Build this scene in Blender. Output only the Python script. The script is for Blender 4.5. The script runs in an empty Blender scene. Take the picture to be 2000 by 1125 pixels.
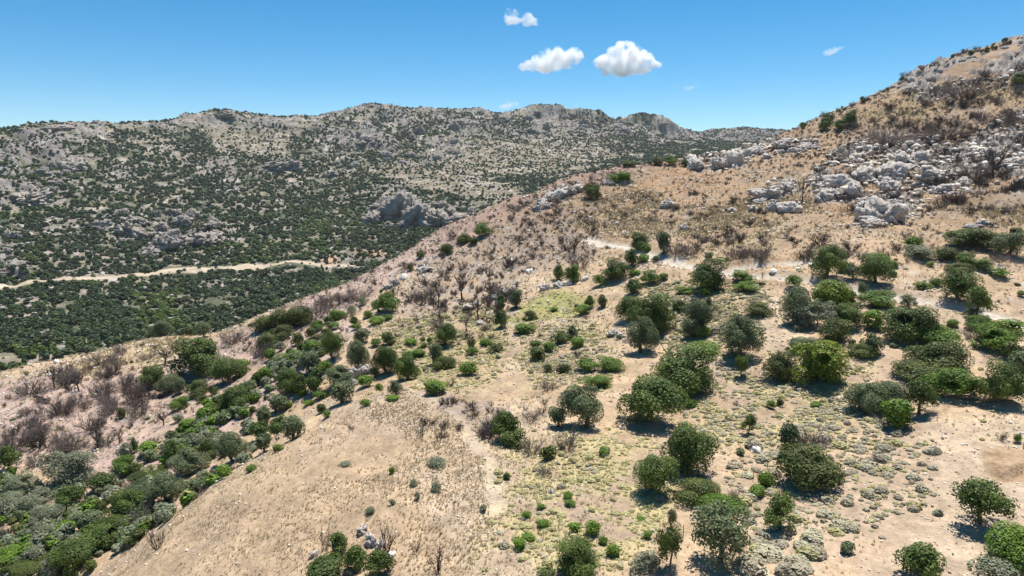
import bpy, math, random
import numpy as np

SC = bpy.context.scene
COL = SC.collection
R = math.radians
rnd = random.Random(7)
nrng = np.random.default_rng(11)

# ------------------------------------------------------------------ camera
# the drone camera sits at the origin and looks along +y, pitched down
F, CX, CY, PITCH = 1332.0, 1000.0, 562.5, R(10.0)
CP, SP = math.cos(PITCH), math.sin(PITCH)


def ray(u, v):
    a = (np.asarray(u, float) - CX) / F
    b = (np.asarray(v, float) - CY) / F
    return a, CP - b * SP, -SP - b * CP


def world_at(u, v, r):
    x, y, z = ray(u, v)
    k = np.asarray(r, float) / np.hypot(x, y)
    return x * k, y * k, z * k


def to_px(x, y, z):
    dep = y * CP - z * SP
    up = y * SP + z * CP
    dep = np.where(dep < 1.0, 1.0, dep)
    return CX + F * x / dep, CY - F * up / dep, dep


# ------------------------------------------------------------------ noise
def _hash(ix, iy, seed):
    h = (ix.astype(np.int64) * 374761393 + iy.astype(np.int64) * 668265263 + seed * 974634777) & 0xFFFFFFFF
    h = ((h ^ (h >> 13)) * 1274126177) & 0xFFFFFFFF
    h = ((h ^ (h >> 16)) * 2246822519) & 0xFFFFFFFF
    return ((h ^ (h >> 15)) & 0xFFFFFF) / float(0xFFFFFF)


def vnoise(x, y, seed=0):
    x = np.asarray(x, float); y = np.asarray(y, float)
    x, y = x * 0.8 + y * 0.6 + seed * 3.7, -x * 0.6 + y * 0.8 - seed * 1.3
    ix = np.floor(x); iy = np.floor(y)
    fx = x - ix; fy = y - iy
    fx = fx * fx * fx * (fx * (fx * 6 - 15) + 10); fy = fy * fy * fy * (fy * (fy * 6 - 15) + 10)
    a = _hash(ix, iy, seed); b = _hash(ix + 1, iy, seed)
    c = _hash(ix, iy + 1, seed); d = _hash(ix + 1, iy + 1, seed)
    return (a + (b - a) * fx) * (1 - fy) + (c + (d - c) * fx) * fy     # 0..1


def fbm(x, y, scale, octaves=4, seed=0, gain=0.5):
    s, amp, tot = np.zeros_like(np.asarray(x, float)), 1.0, 0.0
    f = 1.0 / scale
    for o in range(octaves):
        s = s + amp * vnoise(x * f, y * f, seed + o * 17)
        tot += amp; amp *= gain; f *= 2.07
    return s / tot                                                      # 0..1


def ridged(x, y, scale, octaves=3, seed=0):
    s, amp, tot = np.zeros_like(np.asarray(x, float)), 1.0, 0.0
    f = 1.0 / scale
    for o in range(octaves):
        s = s + amp * (1 - np.abs(2 * vnoise(x * f, y * f, seed + o * 29) - 1))
        tot += amp; amp *= 0.55; f *= 2.1
    return s / tot


def cell2(x, y, scale, seed=0):
    """irregular cells on the ground: each cell's own number and the distance to its border"""
    wx = x + (fbm(x, y, scale * 1.3, 2, seed + 50) - .5) * scale * .9
    wy = y + (fbm(x, y, scale * 1.3, 2, seed + 60) - .5) * scale * .9
    qx, qy = wx / scale, wy / scale
    ix, iy = np.floor(qx), np.floor(qy)
    b1 = np.full(qx.shape, 9.0); b2 = b1.copy(); val = np.zeros(qx.shape)
    for dx in (-1, 0, 1):
        for dy in (-1, 0, 1):
            cx, cy = ix + dx, iy + dy
            d = (cx + _hash(cx, cy, seed) - qx) ** 2 + (cy + _hash(cx, cy, seed + 1) - qy) ** 2
            nb = d < b1
            b2 = np.where(nb, b1, np.minimum(b2, d)); val = np.where(nb, _hash(cx, cy, seed + 2), val); b1 = np.where(nb, d, b1)
    return val, np.sqrt(b2) - np.sqrt(b1)


def sstep(a, b, x):
    t = np.clip((x - a) / (b - a), 0, 1)
    return t * t * (3 - 2 * t)


def poly_mask(u, v, poly, soft=12.0):
    """soft 0..1 mask of a polygon"""
    P = np.asarray(poly, float)
    out = np.zeros(u.shape)
    x0, y0 = P.min(0) - soft; x1, y1 = P.max(0) + soft
    k = np.nonzero((u > x0) & (u < x1) & (v > y0) & (v < y1))
    if not len(k[0]):
        return out
    uu, vv = u[k], v[k]
    inside = np.zeros(uu.shape, bool); d2 = np.full(uu.shape, 1e18)
    n = len(P)
    for i in range(n):
        ax, ay = P[i]; bx, by = P[(i + 1) % n]
        cond = (ay > vv) != (by > vv)
        with np.errstate(divide='ignore', invalid='ignore'):
            xi = (bx - ax) * (vv - ay) / ((by - ay) if by != ay else 1e-9) + ax
        inside ^= cond & (uu < xi)
        ex, ey = bx - ax, by - ay
        t = np.clip(((uu - ax) * ex + (vv - ay) * ey) / max(ex * ex + ey * ey, 1e-9), 0, 1)
        d2 = np.minimum(d2, (uu - ax - t * ex) ** 2 + (vv - ay - t * ey) ** 2)
    d = np.sqrt(d2) * np.where(inside, 1, -1)
    out[k] = sstep(-soft, soft, d)
    return out


def line_dist(x, y, pts):
    d2 = np.full(np.shape(x), 1e18)
    for (ax, ay), (bx, by) in zip(pts[:-1], pts[1:]):
        ex, ey = bx - ax, by - ay
        t = np.clip(((x - ax) * ex + (y - ay) * ey) / max(ex * ex + ey * ey, 1e-9), 0, 1)
        d2 = np.minimum(d2, (x - ax - t * ex) ** 2 + (y - ay - t * ey) ** 2)
    return np.sqrt(d2)


# ------------------------------------------------------------------ terrain control points: (u, v, range)
RIDGE = [(-300, 850, 205), (0, 728, 232), (130, 700, 220), (250, 668, 208), (320, 655, 203), (400, 652, 198), (480, 624, 197), (600, 579, 202),
         (680, 550, 206), (750, 514, 211), (870, 441, 223), (1000, 386, 241), (1100, 348, 263), (1200, 327, 286), (1330, 313, 305), (1420, 301, 318),
         (1540, 257, 335), (1600, 228, 345), (1720, 178, 365), (1800, 135, 380), (1860, 111, 390), (2000, 72, 410), (2300, -10, 450)]
NEAR = [(100, 1100, 97), (200, 1125, 86), (300, 950, 105), (0, 950, 126), (0, 850, 156), (200, 760, 172), (450, 690, 172), (330, 800, 148), (150, 1020, 105),
        (400, 975, 82), (460, 900, 98), (560, 830, 112),
        (700, 1125, 50), (1000, 1125, 45), (1335, 1125, 46), (1700, 1125, 50), (2000, 1125, 56),
        (500, 1000, 68), (850, 950, 62), (1100, 950, 60), (1400, 950, 62), (1700, 950, 65), (2000, 950, 72),
        (620, 800, 100), (850, 800, 86), (1100, 800, 82), (1400, 800, 82), (1700, 800, 86), (2000, 800, 92),
        (650, 700, 130), (800, 700, 120), (1000, 700, 112), (1250, 700, 104), (1500, 700, 102), (1750, 700, 104), (2000, 700, 112),
        (700, 620, 162), (850, 600, 158), (1100, 600, 140), (1300, 600, 128), (1500, 600, 124), (1750, 600, 128), (2000, 600, 138),
        (600, 640, 172), (820, 520, 192), (950, 490, 193), (1100, 500, 180), (1300, 500, 160), (1500, 520, 150), (1750, 500, 155), (2000, 500, 165),
        (1100, 420, 220), (1300, 420, 205), (1500, 430, 190), (1750, 430, 190), (2000, 430, 195),
        (1300, 350, 260), (1500, 340, 250), (1700, 330, 250), (2000, 330, 245), (1600, 265, 310), (1800, 230, 310), (2000, 230, 305),
        (1150, 370, 248), (2300, 800, 100), (2300, 500, 180), (2300, 1125, 62), (2300, 250, 310), (-300, 1100, 125), (-300, 950, 160)]
FARRIDGE = [(-400, 268, 1500), (0, 254, 1560), (50, 246, 1580), (100, 239, 1600), (180, 240, 1620), (250, 239, 1640), (330, 231, 1680), (400, 218, 1720),
            (450, 221, 1735), (520, 226, 1760), (580, 228, 1790), (640, 222, 1820), (690, 208, 1860), (760, 206, 1900), (860, 213, 1950), (935, 211, 1990),
            (970, 222, 2000), (1020, 213, 2040), (1050, 207, 2060), (1093, 207, 2080), (1102, 212, 2085), (1113, 227, 2092), (1127, 226, 2105), (1136, 218, 2112), (1155, 217, 2130), (1178, 221, 2150), (1192, 231, 2165), (1214, 238, 2190), (1226, 229, 2198), (1236, 226, 2203),
            (1260, 225, 2220), (1290, 231, 2250), (1308, 238, 2270), (1325, 250, 2300), (1350, 263, 2420), (1385, 252, 2650), (1450, 250, 2700), (1540, 256, 2750), (1700, 262, 2800),
            (2000, 270, 2850), (2600, 275, 2850)]
FAR = []
for uu in (-500, 0):
    FAR += [(uu, 700, 430), (uu, 640, 540), (uu, 600, 640), (uu, 540, 760), (uu, 450, 930), (uu, 350, 1180), (uu, 290, 1400)]
FAR += [(250, 700, 400), (250, 660, 450), (250, 600, 590), (250, 540, 740), (250, 450, 940), (250, 350, 1230), (250, 280, 1480),
        (500, 640, 430), (500, 610, 500), (500, 560, 640), (500, 520, 760), (500, 450, 930), (500, 350, 1240), (500, 270, 1600),
        (750, 560, 500), (750, 520, 680), (750, 440, 920), (750, 350, 1250), (750, 300, 1480), (750, 250, 1750),
        (1000, 470, 650), (1000, 400, 950), (1000, 350, 1250), (1000, 300, 1600), (1000, 268, 1830), (1250, 390, 850), (1250, 330, 1350), (1250, 290, 1800), (1250, 262, 2050),
        (1500, 340, 1150), (1500, 290, 1900), (1500, 270, 2400), (2000, 420, 800), (2000, 320, 1600), (2000, 290, 2300), (2600, 420, 800), (2600, 300, 2300)]


# cliffs under the summits: foot close below the crest
CLIFF = [(u, v + dv, r - 20) for (u, v, r), dv in zip([(1030, 211, 2050), (1050, 207, 2060), (1072, 207, 2070), (1093, 207, 2080), (1135, 219, 2110), (1155, 218, 2130), (1180, 224, 2155), (1245, 226, 2210), (1265, 226, 2222), (1290, 233, 2250), (1312, 243, 2280), (935, 211, 1990), (915, 212, 1980), (955, 216, 1995)],
                                                      [14, 20, 22, 18, 12, 15, 13, 17, 20, 20, 16, 14, 10, 10])]
CLIFF += [(u, v + 12, r - 60) for u, v, r in CLIFF]


def ctrl(lst):
    a = np.array(lst, float)
    return np.stack(world_at(a[:, 0], a[:, 1], a[:, 2]), 1)


class RBF:
    def __init__(self, pts, c, smooth=0.0):
        self.p, self.c = pts, c
        n = len(pts)
        A = np.zeros((n + 3, n + 3))
        A[:n, :n] = self.k(pts[:, None, :2] - pts[None, :, :2]) + np.eye(n) * smooth
        A[:n, n] = 1; A[:n, n + 1:] = pts[:, :2]; A[n, :n] = 1; A[n + 1:, :n] = pts[:, :2].T
        self.w = np.linalg.solve(A, np.concatenate([pts[:, 2], np.zeros(3)]))

    def k(self, d):
        return -np.sqrt((d ** 2).sum(-1) + self.c ** 2)

    def __call__(self, x, y):
        sh = np.shape(x); x = np.ravel(x); y = np.ravel(y)
        out = np.zeros(len(x)); n = len(self.p)
        for i in range(0, len(x), 20000):
            q = np.stack([x[i:i + 20000], y[i:i + 20000]], 1)
            out[i:i + 20000] = self.k(q[:, None] - self.p[None, :, :2]) @ self.w[:n] + self.w[n] + q @ self.w[n + 1:]
        return out.reshape(sh)


near_pts = [ctrl(NEAR), ctrl(RIDGE)]
near_pts.append(ctrl([(u, v + 24, r * 1.10) for u, v, r in RIDGE]))
near_pts.append(ctrl([(u, v + 85, r * 1.30) for u, v, r in RIDGE]))
near_pts.append(ctrl([(u, v + 180, r * 1.65) for u, v, r in RIDGE]))
near_pts.append(np.array([(0, 0, -29), (-60, 0, -52), (60, 0, -26), (0, -60, -30), (-90, -90, -62), (90, -90, -22), (0, 22, -29)], float))
HN = RBF(np.concatenate(near_pts), 7.0, 0.02)
far_pts = [ctrl(FAR), ctrl(CLIFF), ctrl(FARRIDGE), ctrl([(u, v + 16, r * 1.06) for u, v, r in FARRIDGE]), ctrl([(u, v + 70, r * 1.3) for u, v, r in FARRIDGE])]
HF = RBF(np.concatenate(far_pts), 7.0, 0.02)

# polar grid: fine inside the view, coarse outside
az_in = np.linspace(R(-41), R(41), 1001)
az_out = np.concatenate([np.linspace(R(41), R(60), 60)[1:], np.linspace(R(60), R(300), 60)[1:-1], np.linspace(R(300), R(319), 60)[:-1]])
AZ = np.concatenate([az_in, az_out])
NA = len(AZ)
rr = [10.0]
while rr[-1] < 4000:
    r_ = rr[-1]
    rr.append(r_ * (1.0075 if r_ < 165 else 1.0045 if r_ < 425 else 1.013 if r_ < 470 else 1.0058 if r_ < 640 else 1.0046 if r_ < 2900 else 1.05))
RR = np.array(rr)
NR = len(RR)
GR, GA = np.meshgrid(RR, AZ, indexing='ij')
X = GR * np.sin(GA); Y = GR * np.cos(GA)

# the dirt track and the paths, as ground lines
_sub = RBF(np.concatenate(near_pts), 7.0, 0.02)


def ground_hit(u, v, fn=None, r0=25, r1=430):
    """first meeting of the ray through (u, v) with the smooth ground"""
    x, y, z = ray(u, v)
    rs = np.geomspace(r0, r1, 900)
    k = rs / math.hypot(x, y)
    zz = (fn or HN)(x * k, y * k)
    below = np.nonzero(z * k <= zz)[0]
    i = below[0] if len(below) else len(rs) - 1
    return x * k[i], y * k[i]


TRACK = [ground_hit(u, v) for u, v in [(1150, 470), (1215, 482), (1290, 505), (1345, 521), (1400, 533), (1470, 543), (1530, 547), (1600, 557), (1690, 576), (1780, 586), (1860, 600), (1940, 616), (2010, 636), (2080, 660)]]
UPPER = [ground_hit(u, v) for u, v in [(1440, 526), (1500, 520), (1580, 514), (1640, 508)]]
DIAG = [ground_hit(u, v) for u, v in [(1470, 478), (1520, 450), (1570, 420), (1610, 398), (1650, 392)]]
FOOT = [ground_hit(u, v) for u, v in [(795, 762), (850, 790), (895, 825), (925, 868), (955, 905), (968, 950), (966, 1010)]]

zn = HN(X, Y)
zf = HF(X, Y)
zf = np.where(GR < 420, zf - (420 - GR) * 1.2, zf)
zf = zf - np.maximum(0, GR - 2700) * 0.02
zn = np.where(GR > 470, zn - (GR - 470) * 1.2, zn)
near = zn > zf
back = np.abs(np.angle(np.exp(1j * GA))) > R(80)
zn = np.where(back & (GR > 200), np.maximum(zn, -90), zn)
near = zn > zf
Z0 = np.maximum(zn, zf)
U, V, DEP = to_px(X, Y, Z0)

# zone masks that shape the ground (warped edges)
wu = (fbm(X, Y, 14, 3, 5) - 0.5) * 60 * np.clip(90 / GR, 0.3, 1.3)
wv = (fbm(X, Y, 14, 3, 9) - 0.5) * 34 * np.clip(90 / GR, 0.3, 1.3)
UW = np.where(near, U + wu, U + (fbm(X, Y, 130, 4, 5) - 0.5) * 70)
VW = np.where(near, V + wv, V + (fbm(X, Y, 130, 4, 9) - 0.5) * 30)


def zone(polys, soft=12, which=None):
    m = np.zeros(X.shape)
    for p in polys:
        m = np.maximum(m, poly_mask(UW, VW, p, soft))
    return m * (near if which is None else which)


ROCKZ = [[(1600, 300), (1720, 268), (1790, 262), (1870, 285), (2000, 215), (2080, 215), (2080, 300), (2000, 380), (1880, 372), (1800, 372), (1790, 425), (1690, 432), (1670, 395), (1590, 392), (1570, 360), (1600, 330)],
         [(1330, 325), (1345, 300), (1440, 290), (1520, 268), (1600, 280), (1600, 298), (1480, 305), (1440, 328), (1360, 332)],
         [(1035, 400), (1095, 362), (1140, 360), (1130, 385), (1060, 412)], [(1180, 352), (1240, 350), (1240, 362), (1180, 366)],
         [(1880, 190), (1960, 165), (2060, 140), (2060, 20), (1990, 40), (1900, 80), (1800, 110), (1740, 160), (1800, 200)],
         [(1460, 385), (1500, 348), (1550, 352), (1560, 378), (1500, 388)]]
ROCKM = zone(ROCKZ, 10)
FARROCK = [[(-60, 330), (60, 250), (400, 215), (560, 225), (700, 200), (1100, 200), (1350, 240), (1560, 245), (1560, 268), (1380, 285), (1250, 275), (960, 272), (930, 300), (800, 318), (700, 300), (560, 265), (420, 250), (200, 270), (100, 320), (30, 395), (-60, 400)],
           [(60, 340), (110, 300), (160, 302), (170, 335), (110, 350)], [(-20, 405), (30, 365), (80, 362), (110, 382), (60, 400)],
           [(170, 425), (240, 412), (330, 408), (410, 420), (455, 455), (440, 480), (330, 490), (240, 475), (190, 445)],
           [(700, 415), (745, 375), (790, 355), (830, 372), (870, 400), (950, 395), (930, 420), (870, 440), (800, 440), (740, 430)],
           [(500, 330), (545, 305), (585, 310), (575, 335)], [(620, 342), (640, 325), (670, 330), (665, 345)], [(-20, 520), (-20, 450), (25, 470), (45, 530), (20, 560)],
           [(200, 310), (225, 300), (250, 350), (240, 365), (215, 340)], [(385, 320), (440, 305), (440, 325), (400, 335)]]
FROCK = zone(FARROCK, 14, ~near)

ptrack = np.minimum(line_dist(X, Y, TRACK), line_dist(X, Y, UPPER) * 1.15)
trackm = np.where(near, sstep(2.15, 1.35, ptrack + (fbm(X, Y, 2.5, 2, 71) - 0.5) * 1.0), 0)
pfoot = line_dist(X, Y, FOOT); pdiag = line_dist(X, Y, DIAG)
footm = np.where(near, np.maximum(sstep(1.3, 0.4, pfoot + (fbm(X, Y, 2, 2, 72) - 0.4) * 1.2), 0.55 * sstep(3.0, 1.0, pdiag)), 0)
DUG = zone([[(1905, 893), (1935, 884), (2010, 886), (2010, 935), (1950, 937), (1920, 918)]], 6)

# relief
fine = np.clip(GR / 60, 0, 1)
dn = (fbm(X, Y, 22, 3, 1) - 0.5) * 1.9 + (fbm(X, Y, 5.5, 3, 2) - 0.5) * 0.9 + (fbm(X, Y, 1.3, 2, 3) - 0.5) * 0.22
patch = sstep(.405, .50, fbm(X, Y, 13, 4, 52))
PM = np.clip(ROCKM * patch, 0, 1)
va, ea = cell2(X, Y, 4.6, 200); vb, eb = cell2(X, Y, 1.7, 210)
rk = (va ** 1.5) * 2.2 * sstep(0, .25, ea) + (vb - .3) * 1.7 * sstep(0, .3, eb) - .45
dn = dn * (1 - 0.85 * trackm) + rk * PM * np.clip((GR - 60) / 60, 0, 1)
bank = np.where(near, np.exp(-((ptrack - 4.2) / 1.4) ** 2), 0)
dn = dn - 0.45 * trackm + 0.5 * bank * fbm(X, Y, 6, 2, 77)
dn = dn + DUG * (-0.5 + 1.0 * sstep(0.45, 0.6, fbm(X, Y, 4, 2, 88)))
fa, fae = cell2(X, Y, 36, 220); fb_, fbe = cell2(X, Y, 13, 230)
CRAGZ = zone(FARROCK[3:5], 14, ~near)
FP = np.clip(FROCK * (1 - .55 * CRAGZ) * sstep(.40, .54, fbm(X, Y, 70, 4, 37) + .10 * sstep(260, 420, V)), 0, 1)
fr = (fa - .35) * 13 * sstep(0, .3, fae) + (fb_ - .4) * 8 * sstep(0, .3, fbe) + (fbm(X, Y, 60, 3, 31) - .5) * 16
hi_ = sstep(120, 230, V)  # gentler right at the skyline
df = (fbm(X, Y, 150, 4, 35) - 0.5) * 14 + (fbm(X, Y, 30, 3, 36) - 0.5) * 6 + fr * FP * np.where(V < 262, 0.7, 1.0)
crest = np.zeros(X.shape)
Zg = Z0 + np.where(near, dn, df * sstep(430, 560, GR))

# ------------------------------------------------------------------ ground colour (real albedo of soil, grass, ash and rock)
def C3(r, g, b):
    return np.array([r, g, b])[None, None, :]


def mix(a, b, m):
    return a + (b - a) * m[..., None]


n1 = fbm(X, Y, 9, 4, 41); n2 = fbm(X, Y, 2.2, 3, 42); n3 = fbm(X, Y, 30, 3, 43); n4 = vnoise(X / 0.7, Y / 0.7, 44)
TAN, PINK, ORANGE, STRAW, PALE = C3(.47, .345, .225), C3(.435, .32, .27), C3(.45, .29, .175), C3(.47, .38, .23), C3(.53, .42, .30)
ASH, GRASS, YEL, ROAD, BROWN, ROCKC = C3(.345, .275, .225), C3(.30, .30, .10), C3(.46, .40, .19), C3(.545, .47, .385), C3(.42, .285, .175), C3(.46, .42, .375)
soil = np.broadcast_to(TAN, X.shape + (3,)).copy()
soil = mix(soil, PALE, sstep(0.5, 0.72, n1) * 0.6)
soil = mix(soil, ASH, sstep(0.52, 0.7, fbm(X, Y, 16, 4, 45)) * 0.4)
pinkm = zone([[(430, 660), (600, 570), (750, 500), (880, 430), (1060, 360), (1200, 318), (1300, 305), (1300, 322), (1130, 385), (1000, 430), (900, 470), (830, 515), (740, 570), (650, 640), (520, 710), (420, 780), (330, 860), (230, 935), (150, 960), (340, 700)],
              [(-60, 760), (130, 720), (280, 720), (320, 800), (240, 900), (120, 920), (-60, 900)], [(120, 990), (260, 900), (420, 800), (560, 680), (680, 610), (700, 640), (560, 760), (440, 870), (300, 960), (180, 1010)],
              [(500, 700), (640, 640), (700, 650), (560, 790), (500, 800)]], 16)
soil = mix(soil, PINK, pinkm * (0.65 + 0.35 * sstep(.35, .6, n1)))
orm = zone([[(1230, 372), (1290, 330), (1440, 322), (1420, 360), (1370, 385), (1260, 400)], [(1570, 300), (1640, 300), (1650, 420), (1590, 400), (1600, 340)], [(1830, 260), (1920, 262), (1930, 300), (1850, 330)],
            [(1620, 392), (1700, 390), (1700, 420), (1640, 425)], [(1430, 510), (1600, 500), (1620, 520), (1440, 530)]], 14)
soil = mix(soil, ORANGE, orm * 0.7 * sstep(.25, .55, n1))
stm = zone([[(1330, 440), (1420, 390), (1590, 385), (1600, 420), (1500, 480), (1350, 490)], [(1640, 250), (1760, 190), (2060, 140), (2060, 190), (1880, 220), (1780, 262), (1700, 280)], [(1100, 400), (1240, 370), (1350, 400), (1300, 460), (1130, 450)],
            [(1850, 420), (2060, 395), (2060, 450), (1880, 440)], [(260, 672), (300, 655), (370, 655), (370, 690), (250, 715), (120, 760), (150, 720)], [(40, 920), (120, 905), (100, 950), (30, 960)]], 16)
soil = mix(soil, STRAW, stm * 0.8 * sstep(.3, .6, n1))
ashm = zone([[(780, 570), (850, 500), (960, 465), (1080, 420), (1190, 470), (1150, 510), (1010, 530), (1000, 640), (900, 690), (790, 660)], [(1040, 400), (1180, 395), (1180, 440), (1060, 470), (950, 460)], [(820, 780), (880, 770), (960, 780), (1000, 830), (930, 850)],
             [(1650, 240), (1900, 240), (1900, 285), (1640, 290)], [(1840, 400), (2000, 375), (2000, 410), (1850, 420)]], 16)
soil = mix(soil, ASH, ashm * 0.95 * sstep(.3, .6, n2))
gpoly = [(1030, 592), (1085, 568), (1168, 568), (1155, 598), (1115, 618), (1025, 640), (960, 665), (900, 690), (930, 650)]
grm = zone([gpoly], 8)
soil = mix(soil, GRASS, grm * 0.8 * sstep(.22, .5, n1))
ylm = zone([[(935, 880), (1250, 850), (1340, 930), (1290, 1060), (1180, 1140), (930, 1140), (920, 1010)], [(1330, 760), (1500, 690), (1700, 720), (1650, 860), (1350, 860)], [(1040, 640), (1180, 640), (1110, 760), (1030, 780), (1010, 700)],
            [(740, 640), (950, 600), (1000, 690), (900, 770), (780, 740)], [(1250, 560), (1500, 570), (1500, 640), (1350, 690), (1250, 640)]], 24)
soil = mix(soil, YEL, ylm * 0.6 * sstep(.36, .56, n2))
soil = soil * (1 + .16 * (fbm(X, Y, 3.3, 3, 47) - .5) + .20 * (fbm(X, Y, 40, 2, 48) - .5))[..., None]
pal = zone([[(1800, 830), (2060, 790), (2060, 1140), (1640, 1140), (1840, 1010)], [(780, 930), (980, 900), (960, 1080), (830, 1020)], [(1490, 590), (1580, 580), (1560, 740), (1490, 740)]], 22)
soil = mix(soil, PALE, pal * 0.6)
soil = mix(soil, BROWN, DUG * 0.85)
rill = sstep(.90, .97, ridged(X * .8 + Y * .3, Y, 13, 2, 49))
soil = soil * (1 + .16 * rill * near)[..., None]
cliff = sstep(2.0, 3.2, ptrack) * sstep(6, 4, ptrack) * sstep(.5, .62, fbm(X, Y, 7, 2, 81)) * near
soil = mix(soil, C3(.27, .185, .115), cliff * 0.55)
rn = ridged(X, Y, 2.2, 3, 51)
crestz = zone([ROCKZ[4]], 10)
rockmask_n = np.clip(np.maximum(PM * sstep(.2, .35, va + .25 * vb), crestz * patch) + sstep(.74, .8, fbm(X, Y, 4, 3, 53)) * 0.5 * (GR > 130), 0, 1) * near
soil = mix(soil, ROCKC * (0.75 + 0.6 * vb + .25 * (rn - .5))[..., None], rockmask_n)
soil = soil * (0.70 + 0.58 * n2 + 0.22 * (n4 - .5))[..., None]
grassy = zone([[(820, 290), (900, 275), (1180, 275), (1240, 290), (1160, 330), (1000, 345), (900, 340)], [(700, 320), (830, 310), (980, 350), (1060, 400), (960, 400), (860, 385), (760, 345)], [(420, 250), (560, 262), (560, 300), (420, 285)]], 14, ~near)
nf = fbm(X, Y, 95, 4, 90) * .35 + fbm(X, Y, 40, 3, 91) * .35 + fbm(X, Y, 15, 3, 92) * .30
gap = np.maximum(sstep(.80, .90, ridged(X, Y, 60, 3, 93)) * sstep(.42, .55, fbm(X, Y, 90, 3, 94)), sstep(.605, .66, fbm(X, Y, 20, 4, 95)))
top = sstep(212, 330, V)
mid_ = sstep(300, 350, V) * (1 - .6 * sstep(880, 1000, U))
cov = sstep(.452 - .15 * top - .075 * mid_, .51 - .13 * top - .075 * mid_, nf) * (1 - .9 * gap)
cov = cov * (1 - .45 * FP) * (1 - .6 * grassy)
cov = cov * (1 - .6 * zone([[(790, 345), (960, 345), (1060, 400), (960, 420), (870, 385)], [(660, 480), (760, 490), (730, 530), (620, 530)]], 14, ~near))
# far mountain
f1 = fbm(X, Y, 60, 4, 61); f2 = fbm(X, Y, 18, 3, 62); f3 = vnoise(X / 6, Y / 6, 63)
SCRUB, DRYF, FROCKC, TERR = C3(.070, .082, .042), C3(.25, .215, .155), C3(.285, .25, .22), C3(.45, .315, .205)
fs = np.broadcast_to(C3(.18, .163, .128), X.shape + (3,)).copy()
fs = mix(fs, SCRUB, sstep(.40, .55, f1) * .75)
fs = mix(fs, C3(.165, .152, .105), grassy * .85)
fs = mix(fs, SCRUB, cov * .85)
fs = mix(fs, C3(.215, .18, .125), grassy * .8)
fs = mix(fs, DRYF, sstep(.56, .68, fbm(X, Y, 45, 3, 64)) * .8)
fs = mix(fs, C3(.37, .30, .24), sstep(.60, .66, f2) * .5)
spk = sstep(.60, .68, fbm(X, Y, 9, 3, 69)) * sstep(.4, .6, fbm(X, Y, 60, 3, 70))
fs = mix(fs, C3(.47, .42, .375), spk * .8)
frk = np.clip(FP * sstep(.15, .3, fa * .6 + fb_ * .4) + sstep(.66, .72, fbm(X, Y, 25, 4, 65)) * .8, 0, 1)
fs = mix(fs, FROCKC * (0.45 + .8 * (.5 * fb_ + .5 * vnoise(X / 6, Y / 6, 68)))[..., None], frk)
FTRACK = [(-40, 566), (0, 560), (80, 551), (180, 547), (260, 537), (360, 529), (500, 521), (560, 514), (640, 521), (690, 524)]
ftm = np.zeros(X.shape)
for (a, b) in zip(FTRACK[:-1], FTRACK[1:]):
    pass
ftd = line_dist(U, (V + (fbm(X, Y, 25, 2, 67) - .5) * 6) * 1.0, FTRACK)
ftm = np.where(near, 0, sstep(5.8, 3.0, ftd * np.where(U > 520, 1.6, 1) * np.where(U < 60, .7, 1)))
fs = mix(fs, C3(.50, .40, .29), ftm * .85)
fs = mix(fs, C3(.42, .27, .17), zone([[(620, 505), (660, 498), (650, 515), (620, 515)], [(690, 482), (760, 485), (760, 500), (700, 502)]], 6, ~near) * .9)
fs = fs * (0.8 + 0.4 * f3)[..., None]
soil = soil * C3(.915, .905, .895)
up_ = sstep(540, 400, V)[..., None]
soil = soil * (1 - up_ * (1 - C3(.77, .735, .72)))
soil = mix(soil, ROAD * (1 - .15 * np.exp(-(ptrack / .35) ** 2) + .10 * np.exp(-((ptrack - .85) / .3) ** 2))[..., None], np.clip(trackm + footm * 0.18, 0, 1))
soil = np.where(near[..., None], soil, fs)
soil = np.clip(soil, 0.01, 0.8)

# ------------------------------------------------------------------ mesh helpers
def np_mesh(name, verts, faces, mat=None, smooth=False, attrs=None):
    """faces: list of index arrays, each (n, k)"""
    me = bpy.data.meshes.new(name)
    verts = np.asarray(verts, np.float32)
    if not isinstance(faces, list):
        faces = [faces]
    loops = np.concatenate([np.asarray(f).ravel() for f in faces]).astype(np.int32)
    tot = np.concatenate([np.full(len(f), np.asarray(f).shape[1]) for f in faces]).astype(np.int32)
    me.vertices.add(len(verts)); me.vertices.foreach_set('co', verts.ravel())
    me.loops.add(len(loops)); me.loops.foreach_set('vertex_index', loops)
    me.polygons.add(len(tot)); me.polygons.foreach_set('loop_start', np.concatenate([[0], np.cumsum(tot)[:-1]]).astype(np.int32))
    me.polygons.foreach_set('loop_total', tot)
    if smooth:
        me.polygons.foreach_set('use_smooth', np.ones(len(tot), bool))
    for k, a in (attrs or {}).items():
        a = np.asarray(a, np.float32)
        if a.ndim == 1:
            me.attributes.new(k, 'FLOAT', 'POINT').data.foreach_set('value', a)
        elif a.shape[1] == 4:
            me.attributes.new(k, 'FLOAT_COLOR', 'POINT').data.foreach_set('color', a.ravel())
        else:
            me.attributes.new(k, 'FLOAT_VECTOR', 'POINT').data.foreach_set('vector', a.ravel())
    me.update(calc_edges=True); me.validate()
    if mat:
        me.materials.append(mat)
    return me


def new_obj(name, me, parent=None, link=True):
    o = bpy.data.objects.new(name, me)
    if link:
        COL.objects.link(o)
    if parent:
        o.parent = parent
    return o


def tag(o, label=None, cat=None, group=None, kind=None):
    for k, v in (('label', label), ('category', cat), ('group', group), ('kind', kind)):
        if v:
            o[k] = v
    return o


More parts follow.
